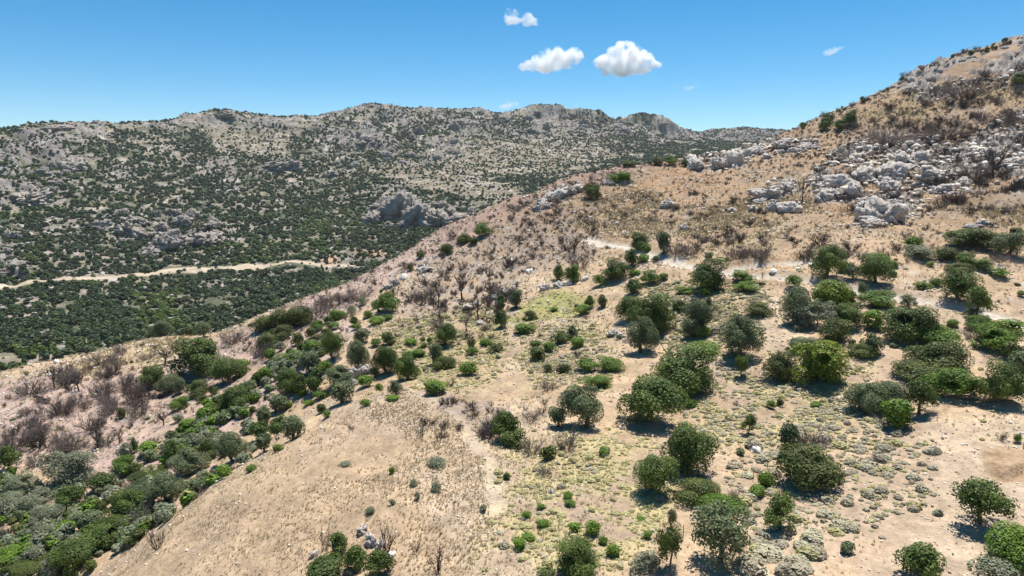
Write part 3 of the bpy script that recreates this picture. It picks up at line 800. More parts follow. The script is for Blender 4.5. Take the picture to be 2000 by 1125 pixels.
# ------------------------------------------------------------------ what grows on the hillside
# kind  u v of the foot, width, height (pixels of the 2000-wide photograph) ; an entry after @ is the phrase by which neighbours refer to it
PLANTS = '''
O 1559 635 62 70
G 1586 645 79 55 @ the silvery dome shrub
Y 1617 610 75 60 @ the lime green tree below the track
L 1659 590 36 22
C 1656 640 56 46
D 1630 670 68 44
L 1715 605 71 34 @ the flat bright dome beside the track
L 1704 643 44 36
C 1772 665 98 64 @ the broad dark tree below the track bend
L 1824 680 83 43 @ the long low bright green shrub
S 1773 603 29 26
O 1705 690 38 38
D 1683 700 54 27
O 1566 685 52 26
Y 1595 750 100 80 @ the orange-flecked tree
D 1525 748 58 54
O 1683 808 92 56 @ the spreading grey-green tree by the thicket
O 1733 795 70 45
S 1795 811 62 66 @ the thin tree with a clear dark trunk
L 1754 838 64 54
D 1830 735 110 60 @ the big brown-green thicket
D 1795 757 110 45
L 1870 790 105 62 @ the bright end of the thicket
C 1950 788 95 75
O 1985 760 60 72
L 1945 688 84 48
L 1909 648 56 30
L 1973 652 46 26
S 1908 622 52 60
S 1895 622 25 20
K 1899 668 33 28
K 1868 690 36 20
L 1860 638 25 14
L 1505 800 20 16
L 1595 797 22 11
D 1980 705 45 36
C 1611 544 60 62 @ the dark round tree on the bank above the track
L 1650 533 26 22
O 1665 545 30 30
L 1709 516 54 20
C 1710 553 60 50 @ the dark tree pair at the upper track edge
L 1741 522 23 13
L 1746 540 16 10
L 1785 490 36 26
G 1800 508 60 28
C 1900 484 95 36 @ the flat umbrella-shaped tree
D 1848 507 54 22
O 1970 500 66 46
K 1953 513 43 20
L 1884 519 44 24
L 1917 527 40 21
D 1874 533 46 18
C 1875 590 72 60 @ the dense green tree casting a shadow by the track
L 1829 560 26 16
L 1947 542 36 17
L 1804 570 27 18
L 1551 562 29 24
L 1816 520 14 9
S 1683 582 20 30
L 1995 580 16 12
D 1982 457 25 12
C 1248 489 42 34 @ the stacked green trees at the track corner
L 1259 495 22 18
C 1233 520 30 32
L 1256 512 24 15
O 1295 497 28 43
C 1200 547 57 40 @ the low-branched tree with leaning stems
C 1119 552 36 34 @ the twin trees over pale boulders
C 1091 547 24 28
L 1172 559 25 22
C 1235 575 31 28
L 1267 555 39 26
L 1296 547 21 13
L 1240 538 26 10
C 1384 568 78 62 @ the great dome tree on the track
L 1447 553 49 23
L 1459 572 53 20
L 1340 574 40 12
L 1377 580 29 17
O 1384 508 22 15
O 1281 512 15 12
D 1157 390 38 30
L 1211 357 45 21
D 1285 322 22 14
L 1308 322 27 18
D 1338 325 14 14
D 1228 325 32 11
O 1008 602 28 34
C 1151 602 20 24
C 1176 601 24 24
L 1136 616 28 20
L 1081 609 19 9
D 1035 626 23 18
L 1026 655 38 20
D 1094 675 39 28
O 1117 662 21 26
L 1130 681 31 21
L 1047 680 24 14
D 1048 707 36 27
L 1074 691 31 20
C 1227 628 48 46
C 1280 650 88 74 @ the tall green tree behind the grey-green dome
O 1252 692 74 66 @ the grey-green dome tree with a dark hollow
O 1369 650 66 60
O 1351 660 36 35
L 1370 662 30 24
O 1445 704 88 80 @ the billowing olive above a deep shadow
C 1335 772 138 92 @ the huge round dark tree
L 1369 700 66 30
C 1267 830 125 88 @ the ragged broad tree before the huge round one
O 1144 840 92 80 @ the pyramidal grey-green tree
O 1088 836 36 38
L 1148 728 44 25
L 1191 730 50 29
L 1164 763 58 28 @ the neat bright oval shrub
D 1070 730 25 16
D 1101 733 28 20
K 1071 765 37 22
S 1447 738 30 42
L 1349 798 29 16
D 1485 619 48 25
S 1462 850 30 38
K 1039 826 45 25
O 1384 600 16 20
L 757 613 55 38 @ the bushy green clump on the pink brink
G 732 605 18 16
G 708 597 18 17
G 687 618 21 20
L 719 623 21 15
L 733 637 33 17
L 761 626 22 11
D 691 638 24 18
L 697 645 24 11
L 660 628 33 22
L 653 643 18 13
L 621 647 32 20
O 705 672 30 28
C 651 703 40 54 @ the tall tree with a black shadow at the ravine head
O 701 722 41 52 @ the upright olive on the white rock
C 754 731 50 52 @ the mushroom-shaped tree
C 794 746 48 50 @ the round ball-shaped tree on the field edge
D 758 678 31 26
L 733 678 22 16
C 871 676 41 42 @ the deep green tree among the burnt stems
O 846 712 32 40
L 811 702 42 18
L 802 675 30 13
L 827 668 11 10
L 829 680 15 10
L 840 671 13 12
D 866 724 47 26
L 920 736 38 27
L 850 776 46 30
D 920 680 18 20
L 922 695 25 16
L 946 679 27 17
D 969 691 27 20
C 978 642 27 34
C 978 608 23 32
O 662 757 52 38
O 667 789 44 40 @ the open-trunked olive at the field corner
C 560 772 45 48 @ the first of the three merged trees
C 588 770 32 36
C 617 766 40 44
L 716 760 38 24
O 732 738 20 18
O 773 772 26 28
L 768 785 31 13
L 712 797 25 15
L 741 768 15 18
D 627 810 20 19
L 639 818 20 15
L 627 783 30 18
L 604 793 25 10
O 537 808 42 34
L 562 800 22 15
C 545 850 42 36
O 572 862 46 46 @ the olive throwing a shadow on the dry field
O 515 830 34 34
C 510 860 40 34
O 517 886 36 34
L 543 885 22 15
O 606 728 38 36
L 637 727 32 20
L 609 693 36 26
D 620 669 20 14
D 642 655 20 14
L 570 710 40 24
L 527 707 28 24
L 520 748 30 28
L 525 762 18 12
D 515 650 50 30
D 550 640 55 34 @ the dark thicket under the pink slope
D 583 640 50 38
D 550 668 50 30
D 582 676 26 26
D 610 662 25 22
D 522 690 44 36
G 547 688 22 20
K 617 622 60 34
K 515 705 50 40
C 385 735 92 70 @ the great dark clump by the yellow clearing
C 447 748 64 46
L 470 735 30 30
C 297 755 50 38 @ the dark tree over the steep bare bank
O 330 768 45 34
O 352 770 22 28
D 386 778 40 32
D 416 775 24 18
D 394 790 26 20
L 350 806 42 28
C 458 803 58 44 @ the vivid green tree on the red bank
D 482 775 34 22
L 402 828 40 28
G 347 827 22 18
L 372 842 40 20
D 238 820 20 22
O 315 659 36 30
D 370 658 22 18
S 398 660 30 28
K 205 715 50 30
K 230 718 28 22
T 107 760 35 45
T 155 765 30 40
K 205 765 30 28
K 60 778 60 40
K 120 817 50 45
K 65 840 40 40
K 262 785 40 50
K 272 820 45 45
K 235 692 30 20
K 287 705 28 14
T 322 712 30 34
K 455 675 50 34
T 320 832 30 30
G 131 960 92 70 @ the great silvery clump by the straw patch
C 141 991 50 40 @ the glossy green shrub above a dark hollow
C 201 956 44 30
C 337 903 36 40
D 336 866 24 22
G 383 886 44 36
D 406 890 34 28
O 370 933 82 50 @ the wide dome tree above the white boulders
O 455 905 60 55
L 435 940 34 28
L 290 893 44 28
L 241 925 48 30
D 265 930 34 22
G 244 898 32 30
C 263 885 15 28
D 290 950 75 32
O 328 983 66 55 @ the dark olive on the brink of the dry field
O 385 965 48 30
O 270 980 55 36
C 243 1018 66 55 @ the dense tree beside the grey dead bush
D 198 1008 26 26
L 175 1003 36 20
O 166 1043 55 40
C 207 1060 85 44
C 221 1070 28 24
C 149 1108 82 55 @ the lowest big tree at the foot of the dry field
G 68 1100 40 30
G 108 1118 54 30
G 80 1065 60 38
G 85 1028 55 36
G 125 1003 48 28
G 70 1000 60 36
G 40 970 50 40
C 16 918 40 44
G 12 1015 50 36
K 10 1060 36 40
L 38 1075 50 26
L 15 1110 60 36
D 60 1125 70 30
D 45 1045 40 24
L 125 1048 40 24
G 30 995 50 30
L 50 1000 30 20
K 275 1035 40 52 @ the grey dead bush at the field edge
B 308 1075 36 52
B 255 1073 22 18
T 192 879 26 40
T 234 868 20 34
K 70 870 50 45
K 120 872 45 36
L 490 925 24 14
K 390 975 30 18
C 633 1130 66 40
C 693 1118 48 45
C 742 1125 55 45 @ the green thicket under the grey rock
C 660 1085 38 38
G 682 1128 30 20
B 755 1082 45 58
G 722 1008 22 16
B 633 1075 24 45
B 855 1120 38 55
B 812 1080 24 25
G 852 915 40 20
G 852 965 24 20
G 808 952 18 14
G 816 979 16 16
G 766 988 13 12
L 766 927 13 14
G 676 913 26 12
G 945 1002 17 14
B 857 863 18 34
B 823 858 20 32
C 1346 925 95 88 @ the dense upright tree among pale cushions
C 1278 966 88 72 @ the tree leaning over a black shadow
D 1360 990 88 50 @ the deep green oval shrub
L 1406 1013 92 36
S 1404 1108 112 105 @ the plume-like tree over a wide shadow
S 1308 1115 56 78
G 1265 1125 55 40
C 1127 1128 104 70 @ the big shrub at the lower edge of the cushion field
D 1068 1128 34 16
L 1108 977 22 15
L 1112 992 23 14
L 1027 1017 22 16
L 1062 1032 27 17
L 1125 1046 29 22
L 1161 1052 37 30
L 1028 1060 30 18
L 1016 1076 28 22
L 1180 1068 24 18
L 1197 1093 33 24
L 1265 1055 20 16
L 1059 995 17 10
L 1179 891 25 16
L 1252 1022 20 12
L 1475 973 32 22
L 1490 955 35 30
C 988 862 54 54 @ the bright shrub at the head of the footpath
D 1005 882 60 40
K 1038 893 38 40
K 1107 883 52 40
D 1071 903 32 28
K 1062 930 30 22
S 1312 1033 18 34
K 1440 985 34 26
D 1582 960 120 80 @ the big glossy dark shrub in the grey scrub
O 1533 893 48 62
K 1583 880 54 42
S 1914 1028 102 84 @ the lone feathery tree on bare ground
S 1522 1040 64 66 @ the wispy tree casting a black shadow
C 1794 1130 90 62 @ the tree cut by the lower edge
L 1975 1115 105 75 @ the bright mass in the lower corner
G 1950 1135 90 45
L 1560 620 20 14
C 1325 610 30 22
O 1620 235 26 14
C 1610 254 24 24 @ the twin dark trees on the skyline shoulder
C 1640 252 26 18
C 1662 244 28 28
D 1568 248 16 9
C 1990 165 30 22
K 1768 185 18 14
K 1766 146 16 12
T 903 587 34 52
T 857 592 28 46
T 935 626 42 46
T 912 648 26 32
T 860 624 28 38
T 955 562 20 42
T 1122 494 30 34
K 1130 530 40 44
T 1568 396 26 46
K 1440 508 54 34
K 1485 508 40 32
K 1320 500 42 34
K 1346 500 34 28
T 770 590 34 30
K 700 588 54 28
K 640 602 34 30
K 668 594 42 22
K 1740 286 90 40
K 1880 192 84 38
K 1850 272 110 28
K 1960 252 60 42
K 1905 350 50 40
T 1940 345 40 60
L 940 462 34 26
D 905 475 30 18
D 872 497 26 20
D 820 505 18 14
D 800 530 16 14
D 925 478 22 14
'''

KIND = {
    'C': ('evergreen_tree', 'tree', 'dark green leafy tree'), 'O': ('olive_tree', 'tree', 'grey-green olive-like tree'),
    'S': ('sparse_tree', 'tree', 'thin-crowned tree'), 'Y': ('evergreen_tree', 'tree', 'yellow-green tree'),
    'L': ('evergreen_shrub', 'shrub', 'bright green shrub'), 'D': ('evergreen_shrub', 'shrub', 'deep green shrub'),
    'G': ('grey_shrub', 'shrub', 'silvery grey shrub'), 'K': ('dry_shrub', 'shrub', 'leafless grey thicket'),
    'B': ('burnt_shrub', 'burnt shrub', 'charred leafless shrub'), 'T': ('burnt_tree', 'burnt tree', 'charred leafless tree')}
GROUP = {'C': 'evergreen trees on the hillside', 'O': 'olive trees on the hillside', 'S': 'sparse young trees', 'Y': 'yellow-green trees', 'L': 'low evergreen shrubs',
         'D': 'low evergreen shrubs', 'G': 'grey scrub shrubs', 'K': 'dry leafless thickets', 'B': 'burnt shrubs', 'T': 'burnt trees'}

P = {}
P['C'] = [(trunk_mesh('trunk', 100 + i, .30, .045), crown_mesh('crown', 'carob', 200 + i, 14000, .0165, z0=.02 + .05 * (i % 2), lobes=22, lobe_r=.185, spread=.35, irregular=.45)) for i in range(5)]
P['c'] = [(trunk_mesh('trunk', 110 + i, .30, .05), crown_mesh('crown', 'carob', 210 + i, 3600, .034, z0=.05, lobes=11, lobe_r=.24, spread=.30, irregular=.3)) for i in range(4)]
P['O'] = [(trunk_mesh('trunk', 120 + i, .34, .045), crown_mesh('crown', 'olive', 220 + i, 14000, .016, z0=.06, lobes=19, lobe_r=.19, spread=.35, irregular=.45, jitter=.9)) for i in range(4)]
P['o'] = [(trunk_mesh('trunk', 130 + i, .36, .05), crown_mesh('crown', 'olive', 230 + i, 3600, .033, z0=.10, lobes=10, lobe_r=.24, spread=.30, irregular=.34, jitter=.9)) for i in range(4)]
P['S'] = [(trunk_mesh('trunk', 140 + i, .42, .035, 5, .03, .3), crown_mesh('crown', 'carob' if i % 2 else 'olive', 240 + i, 4500, .021, z0=.13, lobes=30, lobe_r=.15, spread=.40, irregular=.45, jitter=1.0, inner=.5)) for i in range(4)]
P['Y'] = [(trunk_mesh('trunk', 150 + i, .28, .05), crown_mesh('crown', 'yellow', 250 + i, 11000, .0195, z0=.02, lobes=20, lobe_r=.19, spread=.34, irregular=.3)) for i in range(2)]
P['L'] = [crown_mesh('low_shrub', 'lent', 260 + i, 9000, .019, z0=.0, lobes=16, lobe_r=.21, spread=.34, squash=.9, irregular=.3) for i in range(3)]
P['l'] = [crown_mesh('low_shrub', 'lent', 270 + i, 2200, .038, z0=.0, lobes=9, lobe_r=.26, spread=.28, squash=.9, irregular=.35) for i in range(4)]
P['D'] = [crown_mesh('dark_shrub', 'dark', 280 + i, 11000, .0175, z0=.0, lobes=16, lobe_r=.22, spread=.34, squash=.95, irregular=.3) for i in range(3)]
P['d'] = [crown_mesh('dark_shrub', 'dark', 290 + i, 2200, .037, z0=.0, lobes=9, lobe_r=.26, spread=.28, squash=.9, irregular=.35) for i in range(4)]
P['G'] = [crown_mesh('silver_shrub', 'grey', 300 + i, 10000, .0165, z0=.0, lobes=15, lobe_r=.22, spread=.33, squash=.95, irregular=.3, jitter=1.0) for i in range(3)]
P['g'] = [crown_mesh('silver_shrub', 'grey', 310 + i, 2200, .033, z0=.0, lobes=9, lobe_r=.25, spread=.30, squash=.9, irregular=.35, jitter=1.0) for i in range(4)]
P['K'] = [bare_mesh('bare_thicket', 'burntg', 320 + i, 34, .011, .8, 4) for i in range(3)]
P['B'] = [bare_mesh('bare_stems', 'burnt', 330 + i, 12, .016, .6, 3) for i in range(5)]
P['T'] = [bare_mesh('bare_branches', 'burnt', 340 + i, 9, .014, .6, 4, trunk=True) for i in range(3)]

P['F'] = [bare_mesh('bare_stems', 'burnt', 360 + i, 16, .020, .75, 4) for i in range(3)] + [bare_mesh('bare_thicket', 'burntg', 365 + i, 28, .018, .9, 4) for i in range(2)]
used_labels = {}


def size_word(w, h):
    return 'large' if w >= 66 else 'middling' if w >= 36 else 'small' if w >= 21 else 'tiny'


LANDMARKS = [(1848, 991, 'the pale stones by the feathery tree'), (700, 740, 'the white rock among the olives'), (425, 915, 'the white boulders in the ravine'), (1730, 400, 'the great white crag'),
             (1395, 312, 'the ridge outcrop'), (1090, 600, 'the green grassy terrace'), (1950, 910, 'the dug brown earth'), (1085, 385, 'the grey outcrop on the pink brow'),
             (320, 668, 'the yellow clearing'), (1515, 370, 'the split outcrop below the crag')]
rows = []
for line in PLANTS.strip().splitlines():
    a, _, b = line.partition('@')
    k, u, v, w, h = a.split()
    rows.append([k, float(u), float(v), float(w), float(h), b.strip()])
    if b.strip():
        LANDMARKS.append((float(u), float(v) - float(h) * .3, b.strip()))


def relation(u, v, lu, lv):
    du, dv = u - lu, v - lv; d = math.hypot(du, dv * 1.4)
    if abs(du) > 1.5 * abs(dv):
        w = 'downhill of' if du < 0 else 'uphill of'
    else:
        w = 'in front of' if dv > 0 else 'behind'
    return ('close ' if d < 48 else '' if d < 110 else 'some way ' if d < 190 else 'far ') + w


def unique_label(base, u, v, own=''):
    near_ = sorted(((u - a) ** 2 + ((v - b) * 1.4) ** 2, a, b, s) for a, b, s in LANDMARKS if s != own)
    for _, a, b, s in near_[:4]:
        t = f'{base} {relation(u, v, a, b)} {s}'
        if t not in used_labels and len(t.split()) <= 16:
            used_labels[t] = 1
            return t
    for i in range(4):
        for j in range(i + 1, 6):
            t = f'{base} between {near_[i][3]} and {near_[j][3]}'
            if len(t.replace('-', ' ').split()) <= 16 and t not in used_labels:
                used_labels[t] = 1
                return t
    for _, a, b, s in near_[4:16]:
        t = f'{base} {relation(u, v, a, b)} {s}'
        if t not in used_labels and len(t.split()) <= 16:
            used_labels[t] = 1
            return t
    return base + ' ' + relation(u, v, near_[0][1], near_[0][2]) + ' ' + near_[0][3]


def place(proto, name, x, y, z, sx, sz, rot, parts=('trunk', 'crown'), sy=None, tilt=0):
    """one plant or stone: a single mesh, or an Empty that parents trunk and crown"""
    if isinstance(proto, tuple):
        o = bpy.data.objects.new(name, None); o.empty_display_size = .2; COL.objects.link(o)
        for nm, me in zip(parts, proto):
            new_obj(nm, me, o)
    else:
        o = new_obj(name, proto)
    o.location = (x, y, z); o.rotation_euler = (tilt, 0, rot); o.scale = (sx, sy or sx, sz)
    return o


for i, (k, u, v, w, h, short) in enumerate(rows):
    x, y, z, dep = locate(u, v, 0, 430)
    a_down = math.asin(min(.8, max(0.02, -z / math.sqrt(x * x + y * y + z * z))))
    bushy = k in 'LDGK'
    lift = w * .5 * math.sin(a_down) * (.85 if bushy else .35)
    x, y, z, dep = locate(u, v - lift, 0, 430)
    W = 1.12 * w / F * dep
    hh = math.sqrt(max(h * h - (w * math.sin(a_down)) ** 2 * (.9 if bushy else .55), (h * .55) ** 2)) / math.cos(a_down)
    H = hh / F * dep
    key = k
    if k in 'COLDG':
        key = k if W > 4.2 else k.lower()
    pr = P[key][rnd.randrange(len(P[key]))]
    nm, cat, desc = KIND[k]
    o = place(pr, nm, x, y, z - (.10 if bushy else .05) * H, W, H * (1.10 if bushy else 1.08), rnd.uniform(0, 6.28), sy=W * rnd.uniform(.85, 1.1))
    base = f'{size_word(w, h)} {desc}'
    if short:
        lab = short[4:]
        if len(lab.split()) < 5:
            lab = f'{lab} on the stony hillside'
        used_labels[lab] = 1
    else:
        lab = unique_label(base, u, v)
    tag(o, lab, cat, GROUP[k])

# ------------------------------------------------------------------ burnt shrubs in loose stands
STANDS = [('on the white crag slope', [(1590, 300), (1720, 265), (2000, 215), (2000, 420), (1700, 430), (1600, 390)], 84, 2.5), ('on the slope under the skyline', [(1640, 260), (1760, 190), (2000, 130), (2000, 240), (1820, 260)], 46, 3.0),
          ('on the ashy middle slope', [(790, 580), (960, 460), (1080, 410), (1180, 440), (1130, 480), (1000, 560), (980, 650), (880, 670)], 54, 2.4), ('on the straw slope above the track', [(1180, 400), (1420, 340), (1580, 400), (1480, 490), (1320, 480), (1250, 440)], 34, 1.7),
          ('on the pink bank beyond the ravine', [(20, 790), (120, 730), (280, 720), (300, 800), (230, 870), (120, 930), (10, 900)], 44, 2.6), ('along the pink brow', [(520, 622), (760, 520), (900, 450), (1100, 360), (1280, 330), (1060, 410), (880, 480), (720, 570), (600, 620)], 32, 2.2),
          ('behind the track', [(1330, 480), (1520, 460), (1800, 470), (1760, 505), (1480, 515), (1340, 510)], 30, 2.2), ('at the head of the dry field', [(810, 810), (880, 770), (1000, 790), (990, 850), (880, 880)], 14, 1.5)]


def in_poly(u, v, poly):
    c = False
    for (ax, ay), (bx, by) in zip(poly, poly[1:] + poly[:1]):
        if (ay > v) != (by > v) and u < (bx - ax) * (v - ay) / (by - ay) + ax:
            c = not c
    return c


def sample_poly(poly, rng=rnd):
    xs = [p[0] for p in poly]; ys = [p[1] for p in poly]
    while True:
        u, v = rng.uniform(min(xs), max(xs)), rng.uniform(min(ys), max(ys))
        if in_poly(u, v, poly):
            return u, v


for where, poly, n, hgt in STANDS:
    for _ in range(n):
        u, v = sample_poly(poly)
        x, y, z, dep = locate(u, v, 0, 430)
        H = hgt * rnd.uniform(.55, 1.35)
        thick = rnd.random() < (.8 if 'pink' in where else .3)
        o = place(P['F'][3 + rnd.randrange(2)] if thick else P['F'][rnd.randrange(3)], 'dry_shrub' if thick else 'burnt_shrub', x, y, z - .05, H * rnd.uniform(1.0, 2.0), H, rnd.uniform(0, 6.28))
        if thick:
            tag(o, f'twiggy grey burnt thicket {where}', 'shrub', f'burnt thickets {where}')
        else:
            tag(o, f'charred bare shrub with black stems {where}', 'burnt shrub', f'burnt shrubs {where}')

# ------------------------------------------------------------------ rocks
RU = [q[0] for q in RIDGE]; RV = [q[1] for q in RIDGE]
for _ in range(46):
    u = rnd.uniform(1545, 1998); v = float(np.interp(u, RU, RV)) + rnd.uniform(1, 9)
    x, y, z, dep = locate(u, v, 0, 430); H = rnd.uniform(.8, 2.6)
    if rnd.random() < .55:
        tag(place(P['d'][rnd.randrange(4)], 'evergreen_shrub', x, y, z - .1, H * 1.2, H, rnd.uniform(0, 6.28)), 'dark little shrub on the skyline of the near slope', 'shrub', 'dark shrubs along the skyline')
    else:
        tag(place(P['F'][3 + rnd.randrange(2)], 'dry_shrub', x, y, z - .1, H * 1.5, H * 1.2, rnd.uniform(0, 6.28)), 'grey twiggy shrub on the skyline of the near slope', 'shrub', 'twiggy shrubs along the skyline')
RK = [rock_mesh('limestone_rock', 'rock', 400 + i, 5 if i < 4 else 4, 1.0, 22) for i in range(7)]
WR = [rock_mesh('white_boulder', 'whiter', 420 + i, 3, .7) for i in range(3)]
CR = [rock_mesh('far_crag', 'frock', 430 + i, 5, 1.15, 40) for i in range(5)]
ROCKS = '''
1362 330 48 30
1350 320 30 18
1402 326 40 28
1428 324 42 40
1456 308 30 22
1480 300 34 18
1497 310 26 14
1530 285 50 20
1552 298 30 12
1575 292 44 18
1500 384 60 26
1535 374 50 30
1545 414 48 28
1509 412 30 30
1470 412 30 16
1428 414 32 12
1485 396 26 12
1718 432 104 68
1690 418 50 40
1752 428 60 40
1700 440 60 24
1734 375 56 40
1690 352 60 38
1745 345 60 40
1640 362 52 30
1668 378 48 34
1620 388 44 26
1606 392 40 22
1818 346 56 30
1842 376 50 22
1762 318 40 30
1800 312 46 24
1930 306 64 24
1965 322 60 18
1880 360 44 20
1336 450 24 20
1206 440 13 9
1220 457 14 8
1303 406 26 24
1275 433 11 8
1060 405 30 22
1075 392 32 24
1092 386 30 22
1110 378 34 20
1128 372 28 16
1048 412 22 14
1190 360 26 12
1212 358 22 10
1232 357 20 10
1001 512 13 10
1034 534 15 12
966 585 22 14
985 578 30 20
1002 570 28 18
975 598 24 12
1066 566 26 16
1090 562 26 18
1108 558 20 12
1142 548 18 12
925 600 40 14
938 634 22 12
698 735 34 28
716 728 30 22
690 752 24 18
832 530 30 16
822 524 22 14
772 556 28 18
790 544 20 12
760 562 22 10
421 921 24 16
463 900 14 16
480 900 18 8
724 1062 34 30
742 1072 30 24
708 1040 26 22
612 1088 24 16
765 1086 20 12
1476 882 20 14
1495 888 14 9
1920 440 40 16
1895 445 30 12
320 760 26 12
1197 655 30 16
1213 660 24 14
1610 672 18 8
1585 520 16 10
1512 532 18 9
1560 528 12 7
110 710 12 10
'''
for i, line in enumerate(ROCKS.strip().splitlines()):
    u, v, w, h = (float(t) for t in line.split())
    x, y, z, dep = locate(u, v - 1, 0, 430)
    W = w / F * dep; H = h / F * dep
    pale = w < 22 and v > 500
    o = place((WR if pale else RK)[rnd.randrange(3 if pale else 7)], 'boulder' if w < 36 else 'rock_outcrop', x, y, z - .26 * H, W * 1.12, H * .98, rnd.uniform(0, 6.28), sy=W * rnd.uniform(.7, 1.0))
    sw = 'huge' if w > 80 else 'large' if w >= 44 else 'middling' if w >= 26 else 'small'
    tag(o, unique_label(f'{sw} {"white" if pale else "jagged pale grey"} rock', u, v), 'rock', 'limestone rocks on the near hillside')
SCREE = [('cresting the near skyline', None, 40, (1.0, 3.6)), ('in the big upper outcrop', ROCKZ[0], 70, (.9, 3.0)), ('along the ridge outcrop', ROCKZ[1], 22, (1.0, 3.2)), ('on the skyline slope', ROCKZ[4], 34, (1.0, 3.4)), ('on the grey brow outcrop', ROCKZ[2], 18, (.8, 2.2)),
         ('on the slope below the outcrop', [(1240, 400), (1560, 400), (1700, 440), (1960, 380), (1960, 450), (1500, 480), (1340, 470)], 34, (.5, 1.6)), ('on the ashy slope', [(800, 560), (980, 460), (1100, 440), (1080, 540), (980, 660), (860, 690)], 26, (.5, 1.5)),
         ('on the cushion-plant slope', [(1050, 680), (1500, 600), (1700, 840), (1500, 1100), (1000, 1100), (1000, 900)], 22, (.3, .8))]
for where, poly, n, (s0, s1) in SCREE:
    for _ in range(n):
        if poly:
            u, v = sample_poly([(min(max(p[0], 5), 1995), p[1]) for p in poly])
        else:
            u = rnd.uniform(1640, 1998); v = float(np.interp(u, RU, RV)) + rnd.uniform(1, 14)
        x, y, z, dep = locate(u, v, 0, 430)
        W = s0 + (s1 - s0) * rnd.random() ** 1.8
        H = W * rnd.uniform(.4, .8)
        o = place(RK[rnd.randrange(7)], 'boulder', x, y, z - .28 * H, W * 1.15, H, rnd.uniform(0, 6.28), sy=W * rnd.uniform(.6, 1))
        tag(o, f'rough grey-white boulder {where}', 'boulder', f'boulders {where}')

CRAGS = [('tall pointed middle of the pale crag rising from the green valley side', 782, 430, 76, 62), ('steep western flank of the pale pointed crag', 752, 432, 52, 40), ('broad eastern shoulder of the pale pointed crag', 815, 436, 64, 44), ('sloping end of the pale pointed crag', 848, 440, 62, 34),
         ('low broken tail of the pale pointed crag', 892, 440, 70, 26), ('small western foot of the pale pointed crag', 724, 436, 40, 26), ('wide dark-streaked cliff above the far track', 318, 490, 100, 60), ('paler western shoulder of the far cliff', 245, 462, 80, 44), ('eastern end of the dark-streaked cliff', 400, 482, 80, 42), ('small knoll of rock under the far cliff', 290, 500, 50, 26),
         ('shaded bluff below the mountain crest', 135, 335, 50, 30), ('purple-grey bluff near the frame edge', 45, 398, 90, 36), ('rounded pale knob above the scrub', 645, 345, 36, 20), ('grey rock band on the mountain flank', 552, 330, 80, 24),
         ('stony knoll with a dark cave at the frame edge', 20, 465, 30, 22), ('pale boulder on the pink spur foot', 516, 585, 14, 12), ('bare crag crowning the western summit', 432, 228, 54, 10), ('low crag on the far crest by the stone hut', 105, 252, 60, 14)]
CS = [rock_mesh('pale_crag', 'frock', 440 + i, 5, .95, 30) for i in range(3)]
for lab, u, v, w, h in CRAGS:
    x, y, z, dep = locate(u, v, 430, 3000)
    W = w / F * dep; H = h / F * dep
    tag(place(CS[rnd.randrange(3)] if 'pointed' in lab else CR[rnd.randrange(5)], 'limestone_crag', x, y + W * .2, z - .12 * H, W * 1.1, H * (1.05 if 'pointed' in lab else .8), rnd.uniform(0, 6.28), sy=W * (1.0 if 'pointed' in lab else .7)), lab, 'crag', 'crags of the far mountain')

for where, poly, n, (w0, w1) in [('of the pointed white crag', [(708, 428), (745, 385), (785, 360), (840, 385), (930, 405), (930, 430), (860, 450), (760, 448)], 22, (16, 46)), ('of the dark-streaked cliff', [(180, 430), (240, 415), (330, 412), (420, 425), (450, 455), (430, 480), (300, 490), (230, 470)], 30, (14, 44)),
                                ('of the shaded bluffs under the crest', [(0, 400), (60, 340), (150, 305), (170, 335), (100, 385)], 20, (12, 34)), ('of the western valley edge', [(0, 460), (40, 470), (40, 560), (0, 560)], 12, (10, 24)), ('of the central mountain face', [(640, 330), (720, 240), (930, 235), (940, 300), (800, 320)], 34, (9, 30)), ('of the summit ridge', [(960, 238), (1040, 218), (1180, 228), (1310, 246), (1200, 264), (1000, 262)], 34, (9, 30))]:
    for _ in range(n):
        u, v = sample_poly(poly); x, y, z, dep = locate(u, v, 430, 3000)
        W = rnd.uniform(w0, w1) / F * dep; H = W * rnd.uniform(.3, .62)
        tag(place(CR[rnd.randrange(5)], 'limestone_crag', x, y, z - .2 * H, W, H, rnd.uniform(0, 6.28), sy=W * .7), f'broken grey limestone block {where}', 'crag', f'limestone blocks {where}')

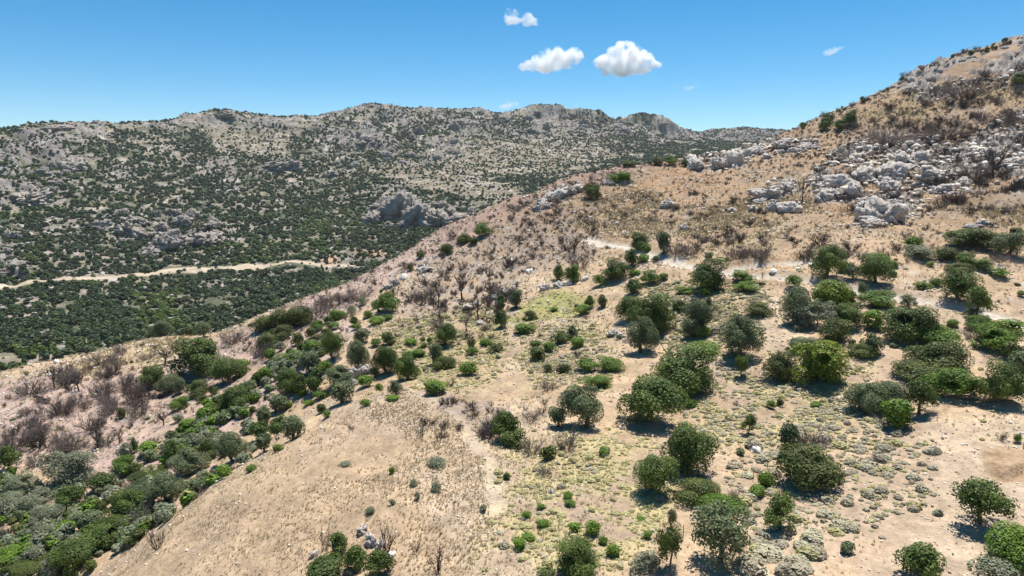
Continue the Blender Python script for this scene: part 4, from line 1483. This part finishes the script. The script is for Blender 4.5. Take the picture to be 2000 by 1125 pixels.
# ------------------------------------------------------------------ cushion plants that stand out one by one
CUY = [dome_mesh('yellow_cushion', 'cushy', 500 + i) for i in range(3)]
CUG = [dome_mesh('grey_cushion', 'cushg', 510 + i) for i in range(4)]
CUZ = [('in the dense grey scrub', [(1490, 850), (1560, 800), (1640, 770), (1760, 830), (1830, 880), (1810, 1000), (1640, 1050), (1500, 1060), (1430, 1000), (1430, 900)], 190, .25, (.5, 1.6)),
       ('on the yellow cushion slope', [(940, 900), (1250, 870), (1320, 940), (1280, 1060), (1180, 1110), (960, 1110)], 60, .9, (.5, 1.1)),
       ('behind the grey scrub', [(1330, 800), (1500, 720), (1620, 760), (1500, 850), (1380, 880)], 50, .5, (.5, 1.2)), ('at the lower edge', [(1480, 1060), (1600, 1050), (1650, 1120), (1450, 1122)], 16, .15, (.9, 2.2))]
for where, poly, n, py, (s0, s1) in CUZ:
    for _ in range(n):
        u, v = sample_poly(poly); yel = rnd.random() < py
        x, y, z, dep = locate(u, v, 0, 430)
        W = s0 + (s1 - s0) * rnd.random() ** 1.6
        o = place((CUY if yel else CUG)[rnd.randrange(3)], 'cushion_shrub', x, y, z - .03, W, W * rnd.uniform(.28, .52), rnd.uniform(0, 6.28), sy=W * rnd.uniform(.65, 1.1))
        tag(o, f'{"yellow-green" if yel else "grey-green"} rounded thorny cushion plant {where}', 'cushion shrub', f'{"yellow" if yel else "grey"} cushion plants {where}')

# ------------------------------------------------------------------ small built things
def box(x0, x1, y0, y1, z0, z1):
    v = np.array([(x, y, z) for z in (z0, z1) for y in (y0, y1) for x in (x0, x1)], float)
    return v, np.array([(0, 2, 3, 1), (4, 5, 7, 6), (0, 1, 5, 4), (2, 6, 7, 3), (0, 4, 6, 2), (1, 3, 7, 5)])


def boxes(name, mat, bs):
    v, f = join([box(*b) for b in bs])
    return np_mesh(name, v, f, mat)


post_me = None
POSTS = [(1471, 938, 20, 'rusty fence post among the grey scrub behind the plume-like tree'), (1498, 922, 24, 'thin fence post beside the deep shadow of the wispy tree'), (1373, 1030, 30, 'thin post in front of the long bright shrub'), (1334, 1056, 32, 'brown iron post next to the wispy grey bush'), (1324, 521, 11, 'short post standing on the dirt track verge')]
v_, f_ = tube([(0, 0, -.3), (0, 0, .5), (.01, 0, 1)], [.03, .03, .028], 6)
vc, fc = tube([(.01, 0, 1.0), (.01, 0, 1.03), (.01, 0, 1.04)], [.04, .036, .01], 6)
post_me = np_mesh('post_shaft', v_, f_, M['iron'], True); cap_me = np_mesh('post_cap', vc, fc, M['iron'], True)
for u, v, h, lab in POSTS:
    x, y, z, dep = locate(u, v, 0, 430)
    H = h / F * dep
    tag(place((post_me, cap_me), 'fence_post', x, y, z, 1.0, H, rnd.uniform(0, 6), parts=('shaft', 'cap')), lab, 'fence post', 'posts of an old fence')

x, y, z, dep = locate(2003, 876, 0, 430)
e = bpy.data.objects.new('gate_pillar', None); COL.objects.link(e); e.location = (x, y, z); e.rotation_euler = (0, 0, -.5)
tag(e, 'pale pillar with a dark side standing at the frame edge by dug earth', 'pillar')
new_obj('shaft', boxes('pillar_shaft', M['concrete'], [(-.22, .22, -.22, .22, -.2, 1.05)]), e)
new_obj('panel', boxes('pillar_panel', M['darkface'], [(-.18, .5, -.262, -.224, 0, 1.0)]), e)
new_obj('cap', boxes('pillar_cap', M['concrete'], [(-.27, .27, -.27, .27, 1.052, 1.13)]), e)
x2, y2, z2, _ = locate(1996, 868, 0, 430)
tag(place(P['l'][1], 'evergreen_shrub', x2, y2 + .5, z2, .9, .9, 1.0), 'tiny light green sprig growing against the pale pillar', 'shrub')

x, y, z, dep = locate(188, 241, 1200, 3000)
e = bpy.data.objects.new('stone_hut', None); COL.objects.link(e); e.location = (x, y, z - 1); e.rotation_euler = (0, 0, .25)
tag(e, 'tiny square stone hut on the far mountain crest', 'hut')
new_obj('wall', boxes('hut_wall', M['hut'], [(-5, 5, -4, 4, -2, 6.5)]), e)
new_obj('roof', boxes('hut_roof', M['hut'], [(-5.4, 5.4, -4.4, 4.4, 6.502, 7.2)]), e)
new_obj('door', boxes('hut_door', M['darkface'], [(-.8, .8, -4.06, -4.004, -.5, 2.4)]), e)

x, y, z, dep = locate(1489, 541, 0, 430)
tag(place(P['B'][0], 'burnt_shrub', x, y, z, .8, 1.5, .4), 'bare dark stem standing in for an unidentified mark at the edge of the dirt track', 'burnt shrub')  # stem and the small white rock near it stand in for unidentified figures

# ------------------------------------------------------------------ ground cover that nobody could count: points with instances
def scatter(name, label, protos, pts, scl, rot, pick):
    """one stuff object: points carrying instances of a few small meshes"""
    pts = np.asarray(pts, np.float32)
    me = bpy.data.meshes.new(name)
    me.vertices.add(len(pts)); me.vertices.foreach_set('co', pts.ravel())
    me.attributes.new('scl', 'FLOAT_VECTOR', 'POINT').data.foreach_set('vector', np.asarray(scl, np.float32).ravel())
    me.attributes.new('rot', 'FLOAT_VECTOR', 'POINT').data.foreach_set('vector', np.asarray(rot, np.float32).ravel())
    me.attributes.new('pick', 'INT', 'POINT').data.foreach_set('value', np.asarray(pick, np.int32))
    o = new_obj(name, me); tag(o, label, None, None, 'stuff')
    co = bpy.data.collections.new(name + '_kinds')
    for i, p in enumerate(protos):
        co.objects.link(bpy.data.objects.new(f'{name}_kind_{i:02d}', p))
    g = bpy.data.node_groups.new(name, 'GeometryNodeTree')
    g.interface.new_socket('Geometry', in_out='INPUT', socket_type='NodeSocketGeometry'); g.interface.new_socket('Geometry', in_out='OUTPUT', socket_type='NodeSocketGeometry')
    nd = g.nodes.new; gi, go = nd('NodeGroupInput'), nd('NodeGroupOutput')
    inst = nd('GeometryNodeInstanceOnPoints'); ci = nd('GeometryNodeCollectionInfo')
    ci.inputs['Collection'].default_value = co; ci.inputs['Separate Children'].default_value = True; ci.inputs['Reset Children'].default_value = True
    inst.inputs['Pick Instance'].default_value = True
    L = g.links.new

    def attr(nm, typ):
        a = nd('GeometryNodeInputNamedAttribute'); a.data_type = typ; a.inputs['Name'].default_value = nm
        return next(s for s in a.outputs if s.enabled and s.name == 'Attribute')
    L(gi.outputs[0], inst.inputs['Points']); L(ci.outputs[0], inst.inputs['Instance'])
    L(attr('pick', 'INT'), inst.inputs['Instance Index']); L(attr('scl', 'FLOAT_VECTOR'), inst.inputs['Scale']); L(attr('rot', 'FLOAT_VECTOR'), inst.inputs['Rotation'])
    L(inst.outputs[0], go.inputs[0])
    o.modifiers.new('cover', 'NODES').node_group = g
    return o


CELL = (RR[1:, None] - RR[:-1, None]) * RR[:-1, None] * (AZ[1] - AZ[0]) * np.ones((1, 1000))


def sow(n, dens):
    """n points on the sheet, dens = relative density per square metre at each grid vertex"""
    p = (CELL * dens[:-1, :1000]).ravel(); p = p / p.sum()
    k = nrng.choice(len(p), n, p=p)
    i, j = np.unravel_index(k, (NR - 1, 1000))
    s, t = nrng.uniform(size=n), nrng.uniform(size=n)
    G = np.stack([X, Y, Zg], -1)
    a = G[i, j]; b = G[i + 1, j]; c = G[i, j + 1]; d = G[i + 1, j + 1]
    s, t = s[:, None], t[:, None]
    return (a * (1 - s) + b * s) * (1 - t) + (c * (1 - s) + d * s) * t, (i, j)


def turns(n, tilt=.0):
    return np.stack([nrng.normal(0, tilt, n), nrng.normal(0, tilt, n), nrng.uniform(0, 6.28, n)], 1)


inframe = near & (GR < 345) & (U > -120) & (U < 2120) & (V < 1230)
closer = np.clip(110 / GR, .25, 2.0)
ntrack = 1 - np.clip(trackm * 1.5 + footm, 0, 1)
# stones
n = 30000
dens = inframe * (.25 + .9 * ROCKM * sstep(.45, .6, n1) + 1.2 * pal + .8 * sstep(.5, .65, n1)) * closer * (1 - .8 * trackm)
pts, (i, j) = sow(n, dens)
big = np.clip(GR[i, j] / 110, .5, 2.4)
s = (.10 + .34 * nrng.uniform(size=n) ** 4) * big * (1 + 1.0 * ROCKM[i, j])
scl = np.stack([s * nrng.uniform(.8, 1.6, n), s * nrng.uniform(.8, 1.4, n), s * nrng.uniform(.4, .9, n)], 1)
ST = [rock_mesh('stone', 'pebble', 600 + q, 1, .6) for q in range(3)] + [rock_mesh('stone', 'whiter', 610, 1, .6)]
scatter('loose_stones', 'scattered small pale stones all over the hillside', ST, pts, scl, turns(n, .2), nrng.integers(0, 4, n))
# dry grass and dead stalks
def tuft_mesh(name, mat, seed, n=14, w=.05, spread=.5):
    g = np.random.default_rng(seed); V_, F_ = [], []
    for q in range(n):
        a = g.uniform(0, 6.28); b = np.array([math.cos(a), math.sin(a), 0]) * g.uniform(0, .25)
        t = b + np.array([math.cos(a) * spread * g.uniform(.3, 1), math.sin(a) * spread * g.uniform(.3, 1), g.uniform(.5, 1)])
        s = np.array([-math.sin(a), math.cos(a), 0]) * w
        V_ += [b - s, b + s, t]; F_.append((3 * q, 3 * q + 1, 3 * q + 2))
    return np_mesh(name, np.array(V_), np.array(F_), M[mat])


n = 60000
fieldm = zone([[(180, 1140), (420, 960), (600, 850), (800, 770), (960, 870), (980, 1000), (900, 1140)]], 20)
dens = inframe * (.25 + 1.6 * fieldm + 1.2 * stm + .6 * ylm) * closer * ntrack * (.12 + 2.2 * sstep(.4, .65, n1) + 1.0 * sstep(.5, .7, n2))
pts, (i, j) = sow(n, dens)
big = np.clip(GR[i, j] / 95, .7, 2.2)
s = nrng.uniform(.14, .40, n) * big
dark = nrng.uniform(size=n) < .27
scl = np.stack([s * 1.2, s * 1.2, s * np.where(dark, 1.9, 1.0)], 1)
TU = [tuft_mesh('tuft', 'straw', 620), tuft_mesh('tuft', 'strawp', 621, 18), tuft_mesh('stalk', 'burntg', 622, 5, .035, .25), tuft_mesh('stalk', 'burnt', 623, 4, .035, .2)]
scatter('dry_grass', 'bleached grass tufts and dead stalks on the dry slopes', TU, pts, scl, turns(n), np.where(dark, nrng.integers(2, 4, n), nrng.integers(0, 2, n)))
# cushion cover
n = 17000
gsc = zone([CUZ[0][1], CUZ[2][1], [(1240, 560), (1500, 560), (1560, 760), (1330, 780)], [(1060, 640), (1220, 700), (1160, 760), (1020, 720)]], 20)
dens = inframe * (.05 + 2.6 * ylm * sstep(.34, .52, n2) + 2.2 * gsc * sstep(.35, .55, n2) + .8 * grm) * ntrack * (1 - DUG) * (1 - .9 * fieldm) * (1 - .7 * pal) * closer ** .5
dens = dens * (1 - .9 * ROCKM) * np.where(V < 420, .15, 1)
pts, (i, j) = sow(n, dens)
s = (.17 + .55 * nrng.uniform(size=n) ** 2.2) * np.clip(GR[i, j] / 90, .75, 1.4)
s = np.where(grm[i, j] > .4, s * .55, s)
scl = np.stack([s, s * nrng.uniform(.7, 1.2, n), s * nrng.uniform(.22, .5, n)], 1)
gp = gsc[i, j] > nrng.uniform(size=n) * 1.1
yl = np.where(gp, nrng.uniform(size=n) < .3, nrng.uniform(size=n) < .85)
SC_ = [dome_mesh('cover', 'cushy', 630, 70, .19), dome_mesh('cover', 'cushy', 631, 70, .19), dome_mesh('cover', 'cushg', 632, 70, .19), dome_mesh('cover', 'cushg', 633, 70, .19)]
scatter('low_cushion_cover', 'countless small thorny cushions carpeting the near slope', SC_, pts, scl, turns(n), np.where(yl, nrng.integers(0, 2, n), nrng.integers(2, 4, n)))
# burnt undergrowth
n = 10000
dens = inframe * (ashm * 1.0 + pinkm * .6 + ROCKM * 1.3 + (V < 330) * .8 + (V < 520) * .25 + stm * .35 + .05) * ntrack * (GR > 75)
pts, (i, j) = sow(n, dens)
s = nrng.uniform(.4, 1.25, n)
scatter('burnt_undergrowth', 'low charred twigs left between the rocks and shrubs', P['F'][:3] + [bare_mesh('twigs', 'burntg', 350, 9, .02, .7, 2)], pts, np.stack([s * 1.2, s * 1.2, s], 1), turns(n), nrng.integers(0, 4, n))
# green scrub filling the ravine
n = 2300
rav = zone([[(-60, 960), (130, 900), (230, 935), (420, 800), (560, 690), (640, 640), (690, 640), (560, 800), (470, 905), (400, 950), (270, 1060), (180, 1130), (-60, 1140)]], 10)
dens = inframe * rav * (.05 + sstep(.48, .62, n1)) * np.where((V > 930) & (U < 300), 2.5, 1) + inframe * .006 * (V > 520) * (1 - fieldm) * ntrack
pts, (i, j) = sow(n, dens)
s = nrng.uniform(.9, 2.6, n) * np.where(rav[i, j] > .3, 1, .5)
RB = [crown_mesh('undergrowth', m_, 640 + q, 420, .10, z0=0, lobes=7, lobe_r=.28, spread=.26) for q, m_ in enumerate(('lent', 'olive', 'dark', 'grey', 'grey'))]
scatter('ravine_undergrowth', 'tangled green undergrowth filling the ravine', RB, pts - [0, 0, .1], np.stack([s, s, s * nrng.uniform(.5, .9, n)], 1), turns(n), nrng.integers(0, 5, n))
# the valley and the far mountain
n = 200000
infar = ~near & (GR > 380) & (GR < 2750) & (U > -160) & (U < 2160)
cov = cov * (1 - np.where(near, 0, sstep(9.5, 5.5, line_dist(U, V - 3, FTRACK))))
cov = np.clip(cov + .06, 0, 1)
dens = infar * cov * np.clip(900 / np.maximum(GR, 1), .75, 1.2)
pts, (i, j) = sow(n, dens)
s = (1.7 + 5.2 * nrng.uniform(size=n) ** 1.5) * (.85 + .3 * np.clip(cov[i, j], 0, 1)) * (.75 + .35 * np.clip((900 - GR[i, j]) / 500, -1, 1) * 0 + .25 * nrng.uniform(size=n))
gbright = zone([[(270, 590), (360, 580), (370, 650), (290, 660)], [(590, 430), (640, 410), (640, 500), (600, 510)]], 14, ~near)[i, j]
FB = [crown_mesh('far_bush', 'far', 650 + q, 130, .16, z0=0, lobes=5, lobe_r=.30, spread=.24) for q in range(4)] + [crown_mesh('far_bush', 'farb', 660 + q, 130, .16, z0=0, lobes=5, lobe_r=.30, spread=.24) for q in range(2)]
pk = np.where((nrng.uniform(size=n) < .05 + .6 * sstep(.60, .68, fbm(pts[:, 0], pts[:, 1], 70, 3, 97))) | (gbright > .4), nrng.integers(4, 6, n), nrng.integers(0, 4, n))
scatter('far_scrub', 'evergreen scrub and trees covering the valley side and far mountain', FB, pts - [0, 0, .4], np.stack([s, s, s * nrng.uniform(.55, .85, n)], 1), turns(n), pk)

n = 12000
dens = infar * (.16 + 1.5 * FP + 1.2 * spk + 1.2 * gap) * np.clip(900 / np.maximum(GR, 1), .75, 1.2) * (1 - .8 * grassy) * (1 - ftm)
pts, (i, j) = sow(n, dens)
s = 1.0 + 4.2 * nrng.uniform(size=n) ** 3
scatter('far_stones', 'pale limestone rubble strewn over the far mountain', [rock_mesh('rubble', 'frock', 670 + q, 2, .9) for q in range(3)], pts, np.stack([s * 1.3, s, s * nrng.uniform(.4, .8, n)], 1), turns(n, .15), nrng.integers(0, 3, n))

# ------------------------------------------------------------------ clouds
def cloud_mat(name, dens):
    T = NT(name)
    vs = T.n('ShaderNodeVolumeScatter'); vs.inputs['Color'].default_value = (1, 1, 1, 1); vs.inputs['Anisotropy'].default_value = .35
    oc = T.n('ShaderNodeTexCoord').outputs['Object']
    T.l(T.math('MULTIPLY', T.maprange(T.noise(.011, 5, oc, .62), .43, .60, .0, 1.5), dens), vs.inputs['Density'])
    T.l(vs.outputs[0], T.out.inputs['Volume'])
    return T.m


def cloud(label, blobs, dens, voxel, dist=6500.0, rough=1.0):
    """blobs: (u, v, radius in pixels) -> one puffy closed volume at its real distance"""
    import bmesh
    cu = sum(b[0] for b in blobs) / len(blobs); cv = sum(b[1] for b in blobs) / len(blobs)
    c = np.array([float(t) for t in world_at(cu, cv, dist)])
    dep = c[1] * CP - c[2] * SP
    k = dep / F
    bm = bmesh.new()
    g = np.random.default_rng(int(cu))
    for (u, v, r, *fl) in blobs:
        q = np.array([(u - cu) * k, g.normal(0, r * .25) * k, -(v - cv) * k])
        m = bmesh.ops.create_icosphere(bm, subdivisions=3, radius=r * k * 1.12)['verts']
        for w in m:
            w.co = (w.co.x + q[0], w.co.y * 1.1 + q[1], w.co.z * (fl[0] if fl else 1) + q[2])
    me = bpy.data.meshes.new('cloud'); bm.to_mesh(me); bm.free()
    me.materials.append(cloud_mat('cloud_vapour', dens))
    o = new_obj('cloud', me); o.location = c
    md = o.modifiers.new('fuse', 'REMESH'); md.mode = 'VOXEL'; md.voxel_size = voxel * k
    for sc_, st in ((26, 14), (11, 9), (5, 7), (2.4, 4)):
        tx = bpy.data.textures.new('billow', 'CLOUDS'); tx.noise_scale = sc_ * k; tx.noise_depth = 2
        d = o.modifiers.new('billow', 'DISPLACE'); d.texture = tx; d.strength = st * k * rough; d.mid_level = .5; d.texture_coords = 'LOCAL'
    tag(o, label, 'cloud', 'small fair-weather clouds')


cloud('largest white domed cloud with a flat base above the far ridge', [(1222, 114, 29), (1222, 101, 18), (1200, 109, 17), (1246, 112, 16), (1181, 121, 14), (1170, 123, 9), (1265, 123, 14), (1281, 125, 8), (1222, 135, 30, .38), (1244, 139, 20, .34), (1200, 136, 22, .36)], .022, 2.2)
cloud('long white cloud with a tapering tail', [(1070, 118, 20), (1055, 120, 18, .8), (1085, 116, 19), (1100, 118, 18, .8), (1120, 112, 14), (1130, 110, 10), (1035, 126, 12, .7), (1022, 129, 9, .6), (1070, 128, 30, .3)], .018, 1.8)
cloud('small twin-puffed cloud high in the sky', [(998, 32, 12), (992, 26, 7), (1004, 38, 10, .6), (1030, 38, 13), (1040, 42, 9, .7), (1016, 40, 9, .5)], .013, 1.5, rough=.8)
cloud('slanting wisp of cloud above the near slope', [(1618, 102, 7, .6), (1628, 98, 8, .6), (1638, 95, 7, .5), (1645, 93, 4, .5)], .009, 1.0, rough=.5)
cloud('faint wisp low over the far ridge', [(995, 205, 10, .6), (1005, 203, 8, .7), (985, 207, 8, .4)], .009, 1.0, rough=.5)
cloud('faint tiny wisp between the domed cloud and the near slope', [(1350, 170, 8, .5), (1360, 168, 7, .5), (1343, 171, 5, .4)], .004, 1.0, rough=.5)

# ------------------------------------------------------------------ air, sky, sun, camera
HAZE = 0.000038
T = NT('haze_air')
pv = T.n('ShaderNodeVolumePrincipled'); pv.inputs['Color'].default_value = (.80, .90, 1, 1); pv.inputs['Density'].default_value = HAZE; pv.inputs['Anisotropy'].default_value = .1
T.l(pv.outputs[0], T.out.inputs['Volume'])
zlo = float(Zg.min()) - 1.5
tag(new_obj('haze', boxes('haze', T.m, [(-4300, 4300, -4300, 4300, zlo, 330)])), 'thin blue summer haze over the valley', None, None, 'stuff')

SUN_EL, SUN_AZ = R(70), R(26)       # azimuth from +y towards +x
w = bpy.data.worlds.new('World'); SC.world = w; w.use_nodes = True
nt = w.node_tree; bg = nt.nodes['Background']
sky = nt.nodes.new('ShaderNodeTexSky'); sky.sky_type = 'NISHITA'; sky.sun_disc = False
sky.sun_elevation = SUN_EL; sky.sun_rotation = SUN_AZ; sky.altitude = 2500; sky.air_density = 1.0; sky.dust_density = 0.0; sky.ozone_density = 3.0
hs = nt.nodes.new('ShaderNodeHueSaturation'); hs.inputs['Saturation'].default_value = 1.38; hs.inputs['Hue'].default_value = .489
nt.links.new(sky.outputs[0], hs.inputs['Color']); nt.links.new(hs.outputs[0], bg.inputs[0]); bg.inputs[1].default_value = .094
sl = bpy.data.lights.new('sun', 'SUN'); sl.energy = 5.0; sl.angle = R(.53); sl.color = (1, .955, .88)
so = bpy.data.objects.new('sun', sl); COL.objects.link(so)
dirv = np.array([math.sin(SUN_AZ) * math.cos(SUN_EL), math.cos(SUN_AZ) * math.cos(SUN_EL), math.sin(SUN_EL)])
from mathutils import Vector
so.rotation_euler = Vector(dirv).to_track_quat('Z', 'Y').to_euler(); so.location = (100, -50, 300)

cam = bpy.data.cameras.new('camera'); co = bpy.data.objects.new('camera', cam); COL.objects.link(co); SC.camera = co
cam.sensor_width = 36; cam.lens = F / 2000 * 36; cam.clip_start = .5; cam.clip_end = 20000
co.location = (0, 0, 0); co.rotation_euler = (R(90) - PITCH, 0, 0)

SC.render.engine = 'CYCLES'
SC.view_settings.view_transform = 'Standard'; SC.view_settings.look = 'None'; SC.view_settings.exposure = .5; SC.view_settings.gamma = 1
cy = SC.cycles
cy.volume_step_rate = .6; cy.use_denoising = True; cy.max_bounces = 60; cy.diffuse_bounces = 4; cy.glossy_bounces = 2; cy.transmission_bounces = 3; cy.transparent_max_bounces = 6; cy.volume_bounces = 60
cy.caustics_reflective = False; cy.caustics_refractive = False
